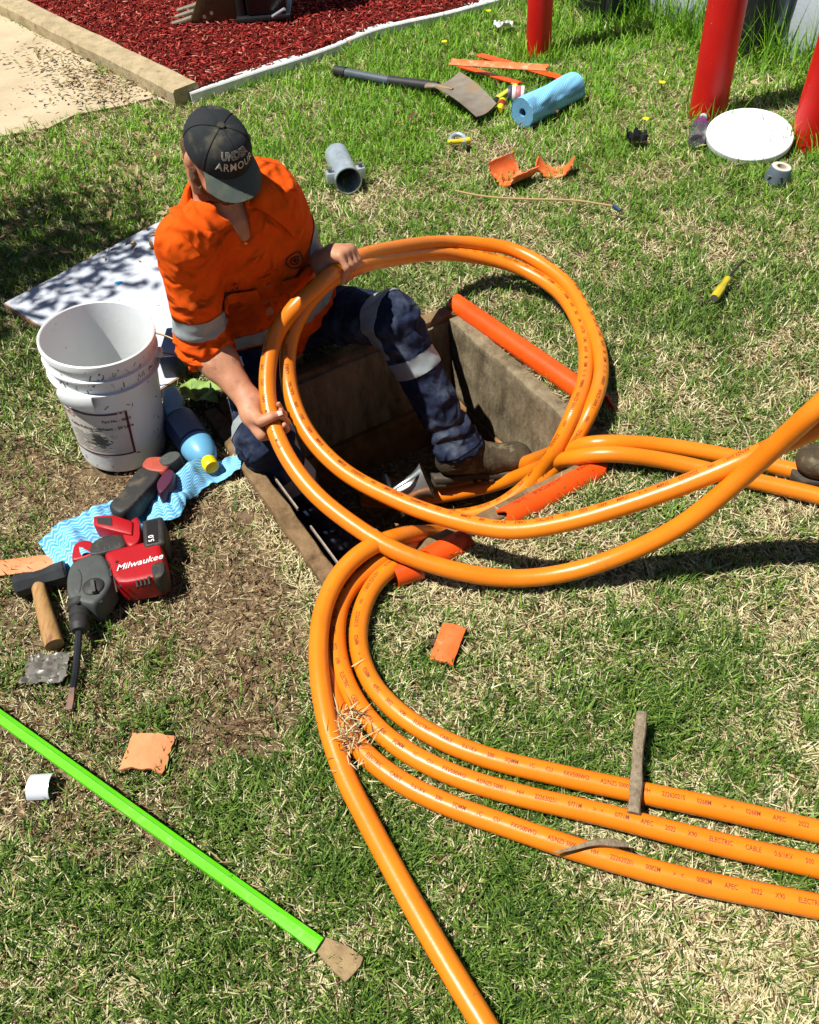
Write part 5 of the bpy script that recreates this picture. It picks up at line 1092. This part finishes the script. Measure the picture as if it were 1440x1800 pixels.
for s_, e_ in ((shR, elbR), (shL, elbL)):
    L = np.linalg.norm(e_ - s_); sewn(Fs, e_ - s_, s_, L * .62, L * .62 + .052, .002, 'sleeve_tape', m_tape, man, lambda V: axd(V, s_, e_) < .09)
notarm = lambda V: (axd(V, shR, elbR) > .085) & (axd(V, shL, elbL) > .085)
sewn(Fs, spine, pel, .32 * LT, .32 * LT + .052, .002, 'waist_tape', m_tape, man, notarm)
bx = nrm(TB[:, 0] + spine * .35); sewn(Fs, bx, tp(-.095, 0, .6), -.026, .026, .0028, 'chest_tape', m_tape, man, lambda V: notarm(V) & (((V - pel) @ spine) > .32 * LT + .05) & (((V - pel) @ TB[:, 1]) > .0) & (((V - pel) @ spine) < .74 * LT))
for s, nm_ in ((1, 'pocket'), (-1, 'pocket')):
    g = [[tp(s * .085 + .095 * (u - .5), .34, 0) + spine * (LT * (.50 + .20 * v)) for v in np.linspace(0, 1, 9)] for u in np.linspace(0, 1, 10)]; pk = MB().sheet(onchest(g, .004), .003).build('pocket', m_shirt, man, ang=60)
    g = [[tp(s * .085 + .102 * (u - .5), .34, 0) + spine * (LT * (.715 - (.075 + .03 * (1 - abs(2 * u - 1))) * v)) for v in np.linspace(0, 1, 6)] for u in np.linspace(0, 1, 11)]; MB().sheet(onchest(g, .0075), .003).build('flap', m_shirt, pk, ang=60)
m_thread0 = mat('shirt button', srgb(196, 90, 30), .4)
strip((0, .16 * LT), (0, .78 * LT), .032, .002, 'button_placket', m_shirt)
for k in range(5): q = onchest(np.array([tp(0, .34, 0) + spine * LT * (.24 + .12 * k)]), .0065)[0]; MB().lathe([(0, .001), (.0045, .001), (.0055, 0), (.0055, -.002)], 14, frame(q, TB[:, 1], spine)).build('button', m_thread0, man)
def chest_text(body, x, z, size, off, m):
    v, f = text2d(body, size, offset=.01); w = v[:, 0].max(); q = np.array([tp(x + w / 2 - a, .34, 0) + spine * (z + b) for a, b in v]); MB().add(onchest(q, off), f).build('lettering', m, man, smooth=False)
m_thread = mat('dark thread', srgb(40, 26, 24), .8)
chest_text('Dav', .095, LT * .755, .03, .010, m_thread)
bd_ = []; 
for r0, r1 in ((.0, .006), (.012, .015), (.024, .027)):
    g = [[tp(-.095 + r * math.sin(a), .34, 0) + spine * (LT * .80 + r * math.cos(a)) for r in (r0, r1)] for a in np.linspace(0, 2 * math.pi, 25)]; bd_.append(MB().sheet(onchest(g, .003), .001).build('round_badge', m_thread, man))
# collar: a folded band round the neck, its fall lying on the shirt, long points in front
NC, NT = 61, 13; cg = np.zeros((NC, NT, 3)); fr_ = nrm(PF - spine * (PF @ spine)); rt_ = nrm(np.cross(fr_, spine)); c0 = nb + UPZ * .005
for i in range(NC):
    u = i / (NC - 1) * 2 - 1; a = math.pi - abs(u) * 2.55; sg = 1 if u > 0 else -1; tip = max(0, (abs(u) - .66) / .34)
    rad = lambda ang, r: fr_ * math.cos(ang) * r + rt_ * math.sin(ang) * r * sg
    for j in range(NT):
        t = j / (NT - 1)
        if t < .4: cg[i, j] = c0 + rad(a, .064 + .012 * t) + spine * (.004 + .045 * math.sin(t / .4 * math.pi / 2)) * (1 - .35 * tip)
        else:
            k = (t - .4) / .6; r = .072 + (.040 + .045 * tip) * k; p = c0 + rad(a + .18 * tip * k, r); q = Fs.hit(p + spine * .16, -spine, .007, .3); top = c0 + rad(a, .069) + spine * .049 * (1 - .35 * tip); cg[i, j] = lerp(top + (p - c0 - rad(a, .069)) * .9, q, min(1, k * 1.5) ** .8)
MB().sheet(cg, .003).build('collar', m_shirt, man, ang=70)
# ---- trousers
HEM = []
Ft = Field(np.minimum.reduce([hipL, hipR, kneeL, kneeR, ankL, ankR]) - .17, np.maximum.reduce([hipL, hipR, kneeL, kneeR, ankL, ankR]) + .17, .005)
Ft.ell((hipL + hipR) / 2 - PF * .03 + UPZ * .02, (.185, .15, .13), np.stack([PR, PF, UPZ], 1), .05)
for h_, k_, a_, rr in ((hipL, kneeL, ankL, 1.0), (hipR, kneeR, ankR, .95)):
    Ft.cone(h_, k_, .090 * rr, .070 * rr, .05); Ft.cone(k_, lerp(k_, a_, .88), .068 * rr, .060, .04); Ft.cone(lerp(k_, a_, .85), lerp(k_, a_, 1.0), .060, .072, .02); HEM.append((k_, a_))
def tfold(P):
    d = vnoise(P * np.array([12, 12, 20])) * .005 + (np.abs(vnoise(P * 17 + 3)) - .3) * .012 + vnoise(P * 50) * .0014
    for k_, a_ in ((kneeL, ankL), (kneeR, ankR)):
        u = nrm(a_ - k_); t = (P - k_) @ u; L = np.linalg.norm(a_ - k_); d += (np.exp(-((t - L * .8) / .06) ** 2) + .8 * np.exp(-(t / .05) ** 2)) * (np.linalg.norm(P - k_ - t[:, None] * u, axis=1) < .11) * np.sin(t * 120 + vnoise(P * 16) * 4) * .006
    return d
Ft.disp(tfold, .035)
for k_, a_ in HEM: Ft.cone(lerp(k_, a_, 1.14), lerp(k_, a_, 1.5), .083, .083, .004, cut=True)
Ft.build('trousers', m_trous, man, it=2)
for h_, k_, a_ in ((hipL, kneeL, ankL), (hipR, kneeR, ankR)):
    L1, L2 = np.linalg.norm(k_ - h_), np.linalg.norm(a_ - k_)
    sewn(Ft, k_ - h_, h_, L1 * .86, L1 * .86 + .06, .002, 'thigh_tape', m_tape, man, lambda V: (axd(V, h_, k_) < .12) & (((V - k_) @ nrm(a_ - k_)) < .09))
    sewn(Ft, a_ - k_, k_, L2 * .24, L2 * .24 + .055, .002, 'shin_tape', m_tape, man, lambda V: axd(V, k_, a_) < .11)
    sewn(Ft, a_ - k_, k_, L2 * .90, L2 * .90 + .035, .0025, 'trouser_hem', m_trous, man, lambda V: axd(V, k_, a_) < .11)
g = [[p for p in row] for row in ring(Ft, kneeL, ankL, .33, .37, .004, .13, 8, 3, R(150), R(185))]; MB().sheet(g, .001).build('white_tag', m_white, man)

# ---- boots
m_boot = mat('muddy brown boot leather', srgb(86, 74, 54), .75, srgb(54, 46, 36), 30, .9, bump=.003, bscale=90, spec=.25, col3=srgb(128, 118, 92), scale3=22, lo3=.52, hi3=.68)
m_sole = mat('boot sole', srgb(52, 46, 38), .8, srgb(84, 74, 60), 40, .9)
def boot(parent, ank, fdir, up, name='boot', leg=None):
    fdir = nrm(fdir); up = nrm(up - fdir * (up @ fdir)); sx = np.cross(fdir, up); B = np.stack([sx, fdir, up], 1); P = lambda x, y, z: ank + B @ np.array([x, y, z])
    Q = Field(ank - .32, ank + .32, .005); Q.cone(P(0, -.02, .07) if leg is None else ank + nrm(leg) * .075, P(0, -.02, -.02), .046, .048, .02); Q.cone(P(0, -.035, -.035), P(0, .03, -.04), .040, .042, .03)
    Q.cone(P(0, .0, .0), P(0, .09, -.045), .05, .036, .04); Q.cone(P(.003, .09, -.05), P(.005, .16, -.052), .042, .040, .03); Q.ell(P(.004, .165, -.045), (.046, .046, .032), B, .02)
    Q.plane(P(0, 0, -.078), -up, .006)
    Q.plane(P(0, 0, .07) if leg is None else ank + nrm(leg) * .09, up if leg is None else nrm(leg), .006)
    Q.disp(lambda X: vnoise(X * 30) * .002 + (np.exp(-(((X - P(0, .085, 0)) @ fdir) / .02) ** 2)) * np.sin(((X - ank) @ fdir) * 380) * .0014, .02); o = Q.build(name, m_boot, parent, it=1)
    out = [(-.030, -.085), (.0, -.093), (.030, -.085), (.038, -.05), (.036, .0), (.040, .06), (.050, .12), (.048, .17), (.032, .207), (.004, .218), (-.028, .205), (-.044, .165), (-.045, .11), (-.036, .05), (-.033, 0), (-.037, -.05)]
    fr = np.eye(4); fr[:3, 0], fr[:3, 1], fr[:3, 2], fr[:3, 3] = B[:, 0], B[:, 1], B[:, 2], ank; sl = MB()
    sl.ext(out, -.096, -.074, fr).build('sole', m_sole, o, bevel=.004)
    MB().ext([(x * .97, y) for x, y in out if y < .0], -.112, -.0962, fr).build('heel_block', m_sole, o, bevel=.003)
    for k in range(7): MB().box((-.042, .03 + .024 * k, -.103), (.046, .044 + .024 * k, -.0962), fr).build('tread_lug', m_sole, o)
    for s in (-1, 1):
        g = np.zeros((7, 7, 3)); 
        for i in range(7):
            for j in range(7): g[i, j] = P(s * .12, -.03 + .05 * i / 6 * (1 - .35 * (1 - j / 6)), -.015 + .07 * j / 6)
        MB().sheet(Q.hit(g, -s * B[:, 0], .0012, .12), .002).build('elastic_gusset', m_sole, o, ang=60)
    MB().tube([P(0, -.072, .03), P(0, -.08, .055), P(0, -.078, .07), P(0, -.068, .06)], .004, 6).build('pull_tab', m_sole, o)
    return o
toeL = G(905, 790, -.20); boot(man, ankL + np.array([0, 0, -.0]), toeL - ankL + np.array([0, 0, .03]), UPZ + nrm(kneeL - ankL) * .3, leg=kneeL - ankL)
boot(man, ankR, PF * .8 + np.array([.5, 0, -.0]), UPZ, leg=kneeR - ankR)
# toe of a second worker's boot at the right edge
wb = G(1452, 806, .11); ob = boot(None, np.array([wb[0] + .165, wb[1] + .05, .115]), np.array([-1, -.12, 0.0]), UPZ, 'work_boot'); tag(ob, 'brown work boot toe at the right edge behind the cables', 'boot')
# ------------------------------------------------------------------ tree out of frame whose shade dapples the board
m_leaf = tone_mat('tree leaves', [(0, srgb(40, 66, 22)), (.5, srgb(58, 92, 30)), (1, srgb(92, 128, 48))], .5)
tree = thing('shade_tree', 'leafy tree at left whose dappled shade falls on the white board', 'tree', (-3.05, 2.35, 0))
trk = smoothpath([(-3.05, 2.35, -.1), (-3.0, 2.38, .7), (-2.85, 2.4, 1.4), (-2.6, 2.5, 2.1), (-2.5, 2.6, 2.8)], .1); MB().tube(trk, np.linspace(.075, .03, len(trk)), 12).build('trunk', m_twig, tree)
for k in range(9):
    p = trk[int(len(trk) * (.45 + .055 * k))]; a = 2.4 * k; q = p + np.array([math.cos(a) * .55, math.sin(a) * .55, .35]); MB().tube(smoothpath([p, lerp(p, q, .5) + np.array([0, 0, .08]), q], .06), .014, 7).build('limb', m_twig, tree)
def leaves(n, centre, rad, name, size, parent):
    c = RNG.normal(0, 1, (60, 3)); c /= np.linalg.norm(c, axis=1, keepdims=True); c = np.array(centre) + c * np.array(rad) * RNG.uniform(.3, 1, (60, 1))
    P = c[RNG.integers(0, 60, n)] + RNG.normal(0, .11, (n, 3)); d = RNG.normal(0, 1, (n, 3)); d /= np.linalg.norm(d, axis=1, keepdims=True); e = np.cross(d, RNG.normal(0, 1, (n, 3))); e /= np.linalg.norm(e, axis=1, keepdims=True); s = RNG.uniform(.6, 1.2, (n, 1)) * size
    V = np.stack([P - d * s, P + e * s * .4, P + d * s, P - e * s * .4], 1); o = raw(name, V.reshape(-1, 3), np.arange(n * 4).reshape(n, 4), m_leaf, parent, smooth=False); at = o.data.attributes.new('tone', 'FLOAT', 'POINT'); at.data.foreach_set('value', np.repeat(RNG.random(n), 4).astype(np.float32)); return o
leaves(5200, (-2.55, 2.55, 2.25), (.62, .62, .5), 'crown', .04, tree)

# ------------------------------------------------------------------ leaf litter, flowers, debris
m_dry = tone_mat('dry leaves', [(0, srgb(96, 70, 46)), (.5, srgb(150, 124, 84)), (.8, srgb(176, 160, 116)), (1, srgb(122, 132, 72))], .8)
def litter(pts, size, name, label, z=.012, cat='leaf litter', par=None, kind='stuff'):
    n = len(pts); P = np.array([[p[0], p[1], (p[2] if len(p) > 2 else 0) + z + RNG.uniform(0, .012)] for p in pts]); a = RNG.uniform(0, 6.28, n); d = np.stack([np.cos(a), np.sin(a), RNG.normal(0, .35, n)], 1); e = np.stack([-np.sin(a), np.cos(a), RNG.normal(0, .4, n)], 1); s = RNG.uniform(.5, 1.3, (n, 1)) * size; up = np.array([0, 0, 1.0])
    V = np.stack([P - d * s, P - d * s * .1 + e * s * .33 + up * s * .25, P + d * s, P - d * s * .1 - e * s * .33 + up * s * .12], 1); F_ = np.concatenate([np.stack([4 * np.arange(n), 4 * np.arange(n) + 1, 4 * np.arange(n) + 2], 1), np.stack([4 * np.arange(n), 4 * np.arange(n) + 2, 4 * np.arange(n) + 3], 1)])
    o = raw(name, V.reshape(-1, 3), F_, m_dry, par, smooth=False); at = o.data.attributes.new('tone', 'FLOAT', 'POINT'); at.data.foreach_set('value', np.repeat(RNG.random(n), 4).astype(np.float32))
    return tag(o, label, cat, kind=kind) if par is None else o
lp = []
for k in range(620):
    t = RNG.random() ** .6; c = lerp(G(75, 75), G(250, 172), t); lp.append(c + np.array([RNG.normal(-.05, .09 + .05 * t), RNG.normal(-.04, .07), 0]))
for k in range(70): lp.append(G(RNG.uniform(0, 240), RNG.uniform(90, 225)))
lp = [p for p in lp if in_poly(np.array([p[0]]), np.array([p[1]]), path_poly)[0]]
litter(lp, .015, 'leaf_litter', 'dry leaves drifted on the path against the kerb', .014)
lp = [G(RNG.uniform(-50, 1440), RNG.uniform(20, 330)) for k in range(150)] + [G(RNG.uniform(0, 300), RNG.uniform(200, 470)) for k in range(220)]
litter([p for p in lp if not in_poly(np.array([p[0]]), np.array([p[1]]), mul_poly)[0] and not in_poly(np.array([p[0]]), np.array([p[1]]), path_poly)[0]], .02, 'fallen_leaves', 'scattered dry leaves among the far lawn', .025)
dp = [tuple(G(800 + RNG.normal(0, 22), 888 + RNG.normal(0, 8), -.24)) for k in range(16)]; dp = [pit(RNG.uniform(-.3, .3), RNG.uniform(-.33, .3), PIT_Z + .02) for k in range(60)] + [G(795 + RNG.normal(0, 24), 886 + RNG.normal(0, 7), PIT_Z + .04) for k in range(26)]
litter(dp, .026, 'dry_leaves', 'pale dry leaves and rubbish on the pit floor below the boot', .01)
m_pet = mat('yellow petals', srgb(246, 210, 10), .6)
def flower(px, py, label):
    b = G(px, py, .045); o = thing('dandelion', label, 'flower', (b[0], b[1], 0)); MB().tube([(b[0], b[1], 0), b], .0014, 5).build('stem', mat('stem green', srgb(90, 130, 40), .6), o)
    m_ = MB(); 
    for k in range(14): a = 2 * math.pi * k / 14; m_.add([b, b + np.array([.012 * math.cos(a - .2), .012 * math.sin(a - .2), .004]), b + np.array([.016 * math.cos(a), .016 * math.sin(a), .006]), b + np.array([.012 * math.cos(a + .2), .012 * math.sin(a + .2), .004])], [(0, 1, 2, 3)])
    m_.build('petals', m_pet, o, smooth=False)
flower(781, 74, 'yellow dandelion between the white edging and the orange strips'); flower(859, 20, 'yellow dandelion highest on the lawn, left of the far bollard'); flower(1164, 146, 'yellow dandelion left of the middle bollard'); flower(1135, 210, 'small orange yellow flower above the black wrapper')
crumple('paper_scrap', G(885, 46, .03), .05, .03, .03, m_white, 'scrap of white paper on the lawn left of the far bollard', 'paper', 12.0)
# green weed leaves between bucket and pit
wd_t = thing('weed', 'broad pale green weed leaves beside the bucket under the forearm', 'weed', G(352, 702)); m_weed = mat('weed leaf', srgb(140, 172, 84), .6, srgb(116, 150, 62), 20, .9)
for k, (a, l) in enumerate(((.2, .085), (1.2, .06), (2.3, .07), (-.6, .075), (3.4, .05))):
    b = G(350, 704, .012); d = np.array([math.cos(a), math.sin(a), 0]); e = np.array([-d[1], d[0], 0]); g = [[b + d * l * t + e * .03 * s * math.sin(math.pi * (.12 + .85 * t)) + UPZ * (.03 * math.sin(math.pi * t * .8) + .008 * abs(s) + .004 * math.sin(9 * t + 4 * s)) for s in np.linspace(-1, 1, 7)] for t in np.linspace(0, 1, 9)]; MB().sheet(g, .0008).build('leaf', m_weed, wd_t, ang=80)

# ------------------------------------------------------------------ grass: hundreds of thousands of blades
m_grass = bpy.data.materials.new('grass blades'); m_grass.use_nodes = True; N_, L_2 = m_grass.node_tree.nodes, m_grass.node_tree.links; pb_ = N_['Principled BSDF']; pb_.inputs['Roughness'].default_value = .55; pb_.inputs['Specular IOR Level'].default_value = .3
ca = N_.new('ShaderNodeAttribute'); ca.attribute_name = 'blade_colour'; L_2.new(ca.outputs['Color'], pb_.inputs['Base Color']); tr_ = N_.new('ShaderNodeBsdfTranslucent'); L_2.new(ca.outputs['Color'], tr_.inputs[0]); mx_ = N_.new('ShaderNodeMixShader'); mx_.inputs[0].default_value = .22
L_2.new(pb_.outputs[0], mx_.inputs[1]); L_2.new(tr_.outputs[0], mx_.inputs[2]); L_2.new(mx_.outputs[0], N_['Material Output'].inputs[0])
dirt_px = [(-200, 760), (90, 770), (150, 840), (300, 830), (390, 860), (450, 960), (500, 1060), (545, 1180), (480, 1290), (390, 1360), (330, 1450), (200, 1520), (60, 1480), (-200, 1380)]
DIRT = [tuple(G(x, y)[:2]) for x, y in dirt_px]
wall_side = lambda x, y: ((x - w0[0]) * wn[0] + (y - w0[1]) * wn[1])
def disc(c, r): return lambda x, y: (x - c[0]) ** 2 + (y - c[1]) ** 2 < r * r
EXC = [lambda x, y: in_poly(x + n2(x, y, 16, 2) * .07, y + n2(x, y, 16, 9) * .07, path_poly), lambda x, y: in_poly(x, y, mul_poly), lambda x, y: in_poly(x, y, board_poly), disc(b0, .125), disc(lid_c, .15), disc(G(787, 1130), .045), disc(G(258, 1320), .045), disc(G(74, 1372), .03), lambda x, y: in_poly(x, y, [tuple(G(*p)[:2]) for p in ((-140, 1145), (578, 1648), (632, 1688), (605, 1718), (552, 1678), (-140, 1185))]), lambda x, y: wall_side(x, y) < .005,
       lambda x, y: in_poly(x, y, [tuple(G(*p)[:2]) for p in ((120, 985), (150, 950), (250, 905), (292, 900), (300, 1030), (210, 1050), (150, 1085), (120, 1060))]),
       lambda x, y: (np.abs(pit_ab(x, y)[0]) < PU + .035) & (np.abs(pit_ab(x, y)[1]) < PV + .055)]
def blades(P, z, L, W, yaw, lean, curl, col, name):
    n = len(P); d = np.stack([np.cos(yaw), np.sin(yaw)], 1); s = np.stack([-d[:, 1], d[:, 0]], 1)
    def pt(t, w, k):
        h = L * (np.sin(lean) * t + np.cos(lean) * curl * t * t); v = L * np.maximum(np.cos(lean) * t - curl * t * t * .55, .02)
        return np.stack([P[:, 0] + d[:, 0] * h + s[:, 0] * W * w * k, P[:, 1] + d[:, 1] * h + s[:, 1] * W * w * k, z + v], 1)
    o1 = np.ones(n); V = np.stack([pt(0, -.5, o1), pt(0, .5, o1), pt(.5, .45, o1), pt(.5, -.45, o1), pt(1.0, 0, o1)], 1).reshape(-1, 3); i = np.arange(n) * 5
    me = bpy.data.meshes.new(name); me.vertices.add(len(V)); me.vertices.foreach_set('co', V.astype(np.float32).ravel())
    loops = np.concatenate([np.stack([i, i + 1, i + 2, i + 3], 1), np.stack([i + 3, i + 2, i + 4], 1)], 1).ravel(); me.loops.add(len(loops)); me.loops.foreach_set('vertex_index', loops.astype(np.int32))
    st = np.stack([np.arange(n) * 7, np.arange(n) * 7 + 4], 1).ravel(); me.polygons.add(2 * n); me.polygons.foreach_set('loop_start', st.astype(np.int32)); me.polygons.foreach_set('use_smooth', np.zeros(2 * n, bool)); me.update(calc_edges=True)
    at = me.attributes.new('blade_colour', 'FLOAT_COLOR', 'POINT'); c = np.ones((n, 5, 4)); c[:, :, :3] = col[:, None, :]; at.data.foreach_set('color', c.astype(np.float32).ravel()); me.materials.append(m_grass); return link(name, me)
def sample(n):
    x = RNG.uniform(-800, 2240, n * 3); y = RNG.uniform(-70, 2050, n * 3); w = np.interp(y, [-70, 300, 900, 2050], [1.0, .75, .42, .24]) * np.where((x > -120) & (x < 1560), 1, .42); k = RNG.random(n * 3) < w; x, y = x[k][:n], y[k][:n]
    d = C_FW[None] * CAM_F + C_RT[None] * (x - 720)[:, None] - C_UP[None] * (y - 900)[:, None]; t = -CAM_H / d[:, 2]; return (C_O + d * t[:, None])[:, :2]
P = sample(600000); P2 = np.stack([RNG.uniform(-4.5, 4.5, 60000), RNG.uniform(-.6, 8, 60000)], 1); P = np.vstack([P, P2]); x, y = P[:, 0], P[:, 1]
kill = np.zeros(len(P), bool)
for e in EXC: kill |= e(x, y)
P = P[~kill]; x, y = P[:, 0], P[:, 1]
dirt = in_poly(x + n2(x, y, 7, 1) * .06, y + n2(x, y, 7, 2) * .06, DIRT); pa, pb2 = pit_ab(x, y); pe = np.maximum(np.abs(pa) - PU, np.abs(pb2) - PV)
patch = n2(x, y, 2.2, 3) * .5 + n2(x, y, 6.5, 4) * .35 + n2(x, y, 17, 6) * .25
dens = np.clip(.95 + patch * .5, .35, 1); dens[dirt] *= np.clip(.30 + n2(x, y, 5, 8)[dirt] * .42, .06, .8); dens *= np.clip(pe / .10, .35, 1)
k = RNG.random(len(P)) < dens; P, x, y, dirt, patch, pe = P[k], x[k], y[k], dirt[k], patch[k], pe[k]; n = len(P)
dist = np.sqrt(x * x + y * y + CAM_H ** 2)
dry_p = np.clip(np.interp(y, [.3, 1.3, 2.2, 3.0, 4.0, 6], [.47, .49, .48, .34, .16, .10]) - patch * .85 + np.where(dirt, .25, 0) + np.clip((.25 - pe) / .25, 0, 1) * .18, .04, .95)
leftsh = in_poly(x, y, [tuple(G(*p)[:2]) for p in ((-300, 250), (260, 250), (290, 380), (0, 540), (120, 600), (60, 800), (-300, 800))]); dry_p = np.where(leftsh, np.minimum(dry_p, .3), dry_p)
cell = .042; ci, cj = np.floor(x / cell).astype(int), np.floor(y / cell).astype(int); hsh = _NT[ci & 31, cj & 31, (ci * 7 + cj * 3) & 31]; hs2 = _NT[(ci + 11) & 31, (cj + 5) & 31, (ci * 5 + cj) & 31]
tdx, tdy = x - (ci + .25 + .5 * hsh) * cell, y - (cj + .25 + .5 * hs2) * cell                 # blades splay out of their tuft
dry = RNG.random(n) < np.clip(dry_p + (hsh - .5) * .8, .03, .97)
near_wall = np.clip(1 - wall_side(x, y) / .55, 0, 1)
L = np.where(dry, RNG.uniform(.016, .046, n), RNG.uniform(.02, .052, n)) * (1 + .25 * patch); L *= 1 + near_wall * RNG.uniform(0, 3.2, n) * (RNG.random(n) < .6) + .35 * np.clip((y - 2.6) / 2, 0, 1)
W = np.where(dry, RNG.uniform(.0011, .0028, n), RNG.uniform(.0017, .0040, n)) * np.interp(dist, [1.6, 3, 6], [1.1, 1.25, 1.8])
L = np.where(dirt & dry, L * .7, L); W = np.where(dirt & dry, W * .65, W)
lean = np.where(dry, RNG.uniform(.75, 1.5, n), np.abs(RNG.normal(.45, .38, n))); lean = np.clip(lean, 0, 1.5); curl = np.where(dry, RNG.uniform(0, .25, n), RNG.uniform(0, .55, n)); yaw = np.where(RNG.random(n) < .75, np.arctan2(tdy, tdx) + RNG.normal(0, .5, n), RNG.uniform(0, 6.283, n))
g1, g2 = np.array(srgb(44, 80, 24)[:3]), np.array(srgb(142, 174, 74)[:3]); f1, f2 = np.array(srgb(70, 128, 24)[:3]), np.array(srgb(150, 196, 56)[:3]); s1_, s2_ = np.array(srgb(190, 172, 118)[:3]), np.array(srgb(246, 238, 194)[:3])
u = RNG.random((n, 1)); v_ = np.clip((y - 2.2) / 1.6, 0, 1)[:, None]; green = (g1 + (g2 - g1) * u ** 1.4) * (1 - v_) + (f1 + (f2 - f1) * u) * v_; straw = s1_ + (s2_ - s1_) * u
brown = np.array(srgb(120, 92, 62)[:3]); col = np.where(dry[:, None], np.where(RNG.random((n, 1)) < .18, brown * (0.7 + .6 * u), straw), green)
z = ground_z(x, y) - .002 + np.where(dry, RNG.uniform(0, .010, n), 0)
gr_o = blades(P, z, L, W, yaw, lean, curl, col, 'grass'); tag(gr_o, 'patchy mown lawn of green and straw coloured grass', 'grass', kind='stuff')
# long tufts along the wall and posts
tp_ = [];
for k in range(2600):
    t = RNG.uniform(-1.5, 3.0); q = w0 + wd * t + wn * abs(RNG.normal(0, .10)); tp_.append(q[:2])
for (px, py) in ((946, 95), (1242, 206), (1418, 252)):
    for k in range(110): a = RNG.uniform(0, 6.28); r = RNG.uniform(.07, .14); q = G(px, py); tp_.append(q[:2] + r * np.array([math.cos(a), math.sin(a)]))
tp_ = np.array(tp_); n = len(tp_); u = RNG.random((n, 1)); tall = np.where(np.arange(n) < 2600, RNG.uniform(.08, .34, n), RNG.uniform(.06, .16, n))
to = blades(tp_, np.full(n, -.005), tall, RNG.uniform(.003, .006, n), RNG.uniform(0, 6.28, n), np.abs(RNG.normal(.25, .2, n)), RNG.uniform(0, .5, n), f1 + (f2 - f1) * u, 'long_grass'); tag(to, 'long uncut grass along the foot of the grey wall', 'grass', kind='stuff')
# dry tuft snagged on the foreground cables
tg = np.array([G(612 + RNG.normal(0, 16), 1288 + RNG.normal(0, 30), .05) for k in range(150)]); n = len(tg); u = RNG.random((n, 1))
tu = blades(tg[:, :2], .03 + RNG.uniform(0, .03, n), RNG.uniform(.015, .045, n), RNG.uniform(.0012, .0028, n), RNG.uniform(0, 6.28, n), RNG.uniform(.6, 1.5, n), RNG.uniform(0, .4, n), np.where(u < .4, brown, s1_ + (s2_ - s1_) * u * .7), 'dry_grass_tuft'); tag(tu, 'tuft of dry straw caught between the bending foreground cables', 'grass', kind='stuff')
# loose straw and roots over the bare dirt
xy = []
while len(xy) < 2600:
    q = G(RNG.uniform(-150, 560), RNG.uniform(770, 1480))
    if in_poly(np.array([q[0]]), np.array([q[1]]), DIRT)[0] and not any(e(np.array([q[0]]), np.array([q[1]]))[0] for e in EXC): xy.append(q[:2])
xy = np.array(xy); n = len(xy); u = RNG.random((n, 1))
so_ = blades(xy, ground_z(xy[:, 0], xy[:, 1]) + .003, RNG.exponential(.016, n) + .008, RNG.uniform(.0008, .0022, n), RNG.uniform(0, 6.28, n), RNG.uniform(1.2, 1.55, n), RNG.uniform(0, .12, n), np.where(RNG.random((n, 1)) < .55, brown, s1_ + (s2_ - s1_) * u), 'loose_straw'); tag(so_, 'loose straw and dead roots scattered on the bare dirt', 'straw', kind='stuff')
m_clod = tone_mat('soil crumbs', [(0, srgb(70, 50, 34)), (.5, srgb(124, 96, 66)), (1, srgb(176, 148, 110))], .95)
cl = chips(9000, DIRT, 0.0, 'soil_crumbs', m_clod, .004, .013, 9); tag(cl, 'crumbs and clods of loose brown soil on the bare patch', 'soil', kind='stuff')
